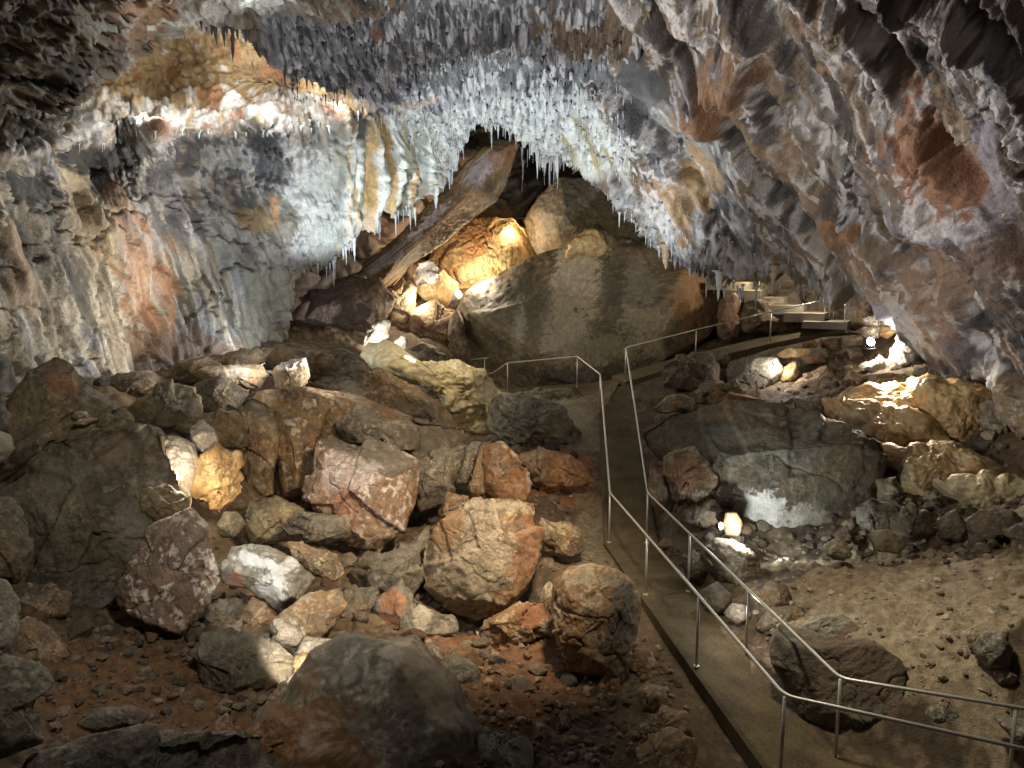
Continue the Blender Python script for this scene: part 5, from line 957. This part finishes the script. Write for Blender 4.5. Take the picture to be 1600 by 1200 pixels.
def scatter(name, cnt, region, dmin, dmax, smin, smax, cols, seed, clump=0.):
    rs = np.random.RandomState(seed); vs, fs, cs = [], [], []; n = 0
    for i in range(cnt):
        for _ in range(12):
            px, py = rs.uniform(region[0], region[2]), rs.uniform(region[1], region[3])
            # ray to the ground
            d = 4.0; hit = None
            dirv = W(px, py, 1.0)
            tt = np.linspace(dmin, dmax, 60); X = dirv[0] * tt; Y = dirv[1] * tt; Z = dirv[2] * tt
            gz = gtps(X, Y); k = np.argmax(Z < gz)
            if Z[k] < gz[k]: hit = (X[k], Y[k]); break
        if hit is None: continue
        x, y = hit[0] + rs.normal() * .1, hit[1] + rs.normal() * .1
        bd_, _, bh_ = path_z(np.array([x]), np.array([y]))
        if bd_[0] < bh_[0] + .14: continue
        s = smin + (smax - smin) * rs.rand() ** 2.6; q = SV[rs.randint(len(SV))] * s
        a = rs.uniform(0, 6.28); R_ = np.array([[math.cos(a), -math.sin(a), 0], [math.sin(a), math.cos(a), 0], [0, 0, 1]])
        b_ = rs.uniform(-.5, .5); R2 = np.array([[1, 0, 0], [0, math.cos(b_), -math.sin(b_)], [0, math.sin(b_), math.cos(b_)]])
        q = q @ (R_ @ R2).T + np.array([x, y, ground_z(x, y) + s * .12])
        vs.append(q); fs.append(SF + n); n += len(q)
        c = np.array(cols[rs.randint(len(cols))]) * rs.uniform(.7, 1.3); cs.append(np.tile(c, (len(q), 1)))
    me = mesh_from(name, np.concatenate(vs), [np.concatenate(fs)], M_EARTH, np.concatenate(cs), False)
    put(name, me, kind='stuff')
TS = [(.19, .13, .08), (.24, .18, .12), (.15, .10, .06), (.3, .24, .17), (.2, .11, .06)]
DS = [(.12, .09, .06), (.16, .12, .08), (.2, .15, .1), (.1, .08, .06)]
scatter('rubble', 900, (640, 1000, 1060, 1200), 6, 14, .015, .10, TS, 21)
scatter('rubble', 700, (60, 980, 470, 1200), 5, 14, .015, .12, DS, 22)
scatter('rubble', 520, (1180, 850, 1600, 1100), 6, 16, .012, .075, [(.34, .27, .18), (.26, .2, .13), (.42, .36, .27), (.2, .15, .1)], 23)
scatter('rubble', 500, (820, 640, 1000, 1000), 10, 24, .015, .09, TS, 24)
scatter('rubble', 800, (1020, 550, 1560, 860), 11, 26, .04, .24, DS + TS, 25)
scatter('rubble', 650, (0, 560, 900, 1080), 6, 26, .04, .26, [tuple(.62 * k for k in c) for c in DS + TS], 26)  # same stone colours, darkened to imitate the dim left side
scatter('rubble', 260, (1300, 780, 1600, 880), 9, 16, .04, .2, DS, 27)

# ------------------------------------------------------------------ lamps
LAMPS = []
def light(px, py, d, power, rgb=(1., .93, .82), rad=.06, tgt=None, ang=110, blend=.6, off=(0, 0, 0)):
    ld = bpy.data.lights.new('lamp_or_fill_light', 'SPOT' if tgt else 'POINT'); ld.energy = power; ld.color = rgb; ld.shadow_soft_size = rad
    o = bpy.data.objects.new('lamp_or_fill_light', ld); COL.objects.link(o); o.location = V(px, py, d) + Vector(off)
    if tgt:
        ld.spot_size = math.radians(ang); ld.spot_blend = blend
        o.rotation_euler = (V(*tgt) - o.location).to_track_quat('-Z', 'Y').to_euler()
    return o
COOL = (.86, .95, 1.); NEUT = (1., .94, .85); WARM = (1., .72, .40); SOFT = (1., .86, .68)
def floodlight(px, py, d, label, aim, size=.11):
    """round floodlight: housing with fins, bezel, lit lens, bracket, cable gland"""
    C = W(px, py, d); a = np.array(aim, float); a /= np.linalg.norm(a); u = np.cross(a, [0, 0, 1.]); u /= np.linalg.norm(u); v = np.cross(u, a)
    e = empty('floodlight', tuple(C - np.array([0, 0, size * 1.6])), label, 'floodlight'); org = C - np.array([0, 0, size * 1.6])
    mb = MB(); mb.tube([C - a * size * 1.3, C - a * size * .9, C - a * size * .2, C], [size * .55, size * .8, size, size], 20)
    for k in range(4): mb.tube([C - a * size * (1.15 - k * .18), C - a * size * (1.09 - k * .18)], size * 1.02, 20)
    mb.build('housing', M_BLACK, e, org, True)
    mb = MB(); mb.tube([C, C + a * size * .12], size * 1.02, 24); mb.build('bezel', M_BLACK, e, org)
    mb = MB(); mb.tube([C + a * size * .16, C + a * size * .24], [size * .98, size * .8], 24); mb.build('lens', M_LENS, e, org, True)
    mb = MB(); mb.tube([C - u * size * 1.15 - a * size * .4, C - u * size * 1.15 - v * size * 1.6 - a * size * .4, C + u * size * 1.15 - v * size * 1.6 - a * size * .4, C + u * size * 1.15 - a * size * .4], size * .1, 8)
    mb.build('bracket', M_BLACK, e, org, True)
    return C + a * size * .4
# the three lamps in view
def lit(C, power, rgb, rad, aim, ang, blend=.5):
    ld = bpy.data.lights.new('lamp_or_fill_light', 'SPOT'); ld.energy = power; ld.color = rgb; ld.shadow_soft_size = rad; ld.spot_size = math.radians(ang); ld.spot_blend = blend
    o = bpy.data.objects.new('lamp_or_fill_light', ld); COL.objects.link(o); o.location = C; o.rotation_euler = Vector(aim).to_track_quat('-Z', 'Y').to_euler(); return o
aim = (.1, -.95, .3); C = floodlight(1360, 534, 20.4, 'glaring floodlight in the rubble by the overhanging wall, largest of the lamps', aim, .11)
light(1366, 530, 20.1, 240, NEUT, .08, (1410, 556, 20.6), 150); 
aim = (.35, -.9, .25); C = floodlight(1212, 567, 20.9, 'small floodlight shining between the smooth grey slab and the flat oval slab', aim, .06)
light(1218, 567, 20.6, 60, NEUT, .06)
aim = (.6, -.75, .25); C = floodlight(1126, 822, 13.3, 'floodlight on the earth beside the path, aimed under the big dark block', aim, .06)
light(1138, 812, 13.2, 30, COOL, .05); light(1150, 848, 12.7, 300, COOL, .06, (1240, 790, 14.6), 90)
# lamps hidden among the rocks, placed where their light is seen to come from
light(330, 140, 15.8, 130, (.96, .96, .96), .1); light(450, 150, 17.2, 130, (.96, .96, .96), .1); light(535, 166, 18.8, 60, (.96, .96, .96), .1); light(235, 160, 14.6, 50, (.96, .96, .96), .1)
light(390, 26, 9.8, 90, COOL, .1)
light(650, 570, 19.5, 2700, COOL, .12, (600, 250, 21.8), 100); light(870, 560, 19.5, 2300, COOL, .12, (900, 190, 22), 100); light(560, 480, 20.5, 700, COOL, .1, (560, 280, 21), 110)  # the spot before the dome is added, hung in mid-air
light(600, 545, 24.4, 260, NEUT, .06, (590, 515, 25.6), 120)
light(655, 468, 28.0, 160, (1., .9, .7), .06); light(745, 435, 29.2, 520, (1., .82, .6), .15); light(800, 360, 31.0, 120, WARM, .08)
light(424, 545, 19.4, 130, COOL, .06); light(390, 560, 15.2, 32, NEUT, .05, (380, 590, 16), 120)
light(322, 812, 11.1, 55, (1., .78, .5), .05, (310, 720, 12.2), 100); light(290, 742, 11.3, 40, (1., .9, .72), .04)
light(408, 842, 10.0, 45, COOL, .05, (430, 900, 11.2), 110); light(462, 1040, 9.3, 60, NEUT, .05, (470, 1000, 10.4), 120)
light(1155, 948, 11.2, 14, NEUT, .03)
light(1270, 440, 24.6, 170, (1., .9, .72), .1); light(1180, 425, 26.6, 80, (1., .86, .6), .1)
light(1380, 560, 18.0, 620, (1., .85, .64), .15, (1450, 690, 16), 110)
# ------------------------------------------------------------------ added fill and key spots for the chamber, without fixtures
light(1200, 100, 9.0, 1500, (1., .9, .7), .4, (1400, 970, 10), 62, 1.)
light(980, 260, 8.8, 3500, (1., .83, .60), .35, (700, 830, 13), 72, 1.); light(380, 330, 6.0, 560, (1., .92, .80), .3, (280, 870, 10.4), 96, 1.); light(700, 330, 16.5, 650, (1., .86, .6), .2, (690, 620, 20), 60, 1.); light(760, 470, 11.0, 1100, (.96, .98, 1.), .5, (760, 60, 16), 100, 1.); light(900, 300, 17., 750, (1., .88, .68), .3, (900, 470, 28), 80, 1.)
light(600, 590, 16.0, 2300, (1., .95, .86), .4, (150, 330, 14), 100, 1.)
light(760, 560, 12.0, 2400, (1., .96, .92), .4, (1400, 200, 13), 112, 1.)
wd = bpy.data.worlds.new('World'); sc.world = wd; wd.use_nodes = True
bg = wd.node_tree.nodes['Background']; bg.inputs['Color'].default_value = (1., .93, .85, 1); bg.inputs['Strength'].default_value = .025
sc.view_settings.view_transform = 'Standard'; sc.view_settings.look = 'None'; sc.view_settings.exposure = 0.0; sc.view_settings.gamma = 1.0; sc.view_settings.use_curve_mapping = False
sc.cycles.use_denoising = True; sc.cycles.max_bounces = 4; sc.cycles.diffuse_bounces = 3; sc.cycles.glossy_bounces = 2
sc.cycles.sample_clamp_indirect = 4.0; sc.cycles.use_light_tree = True
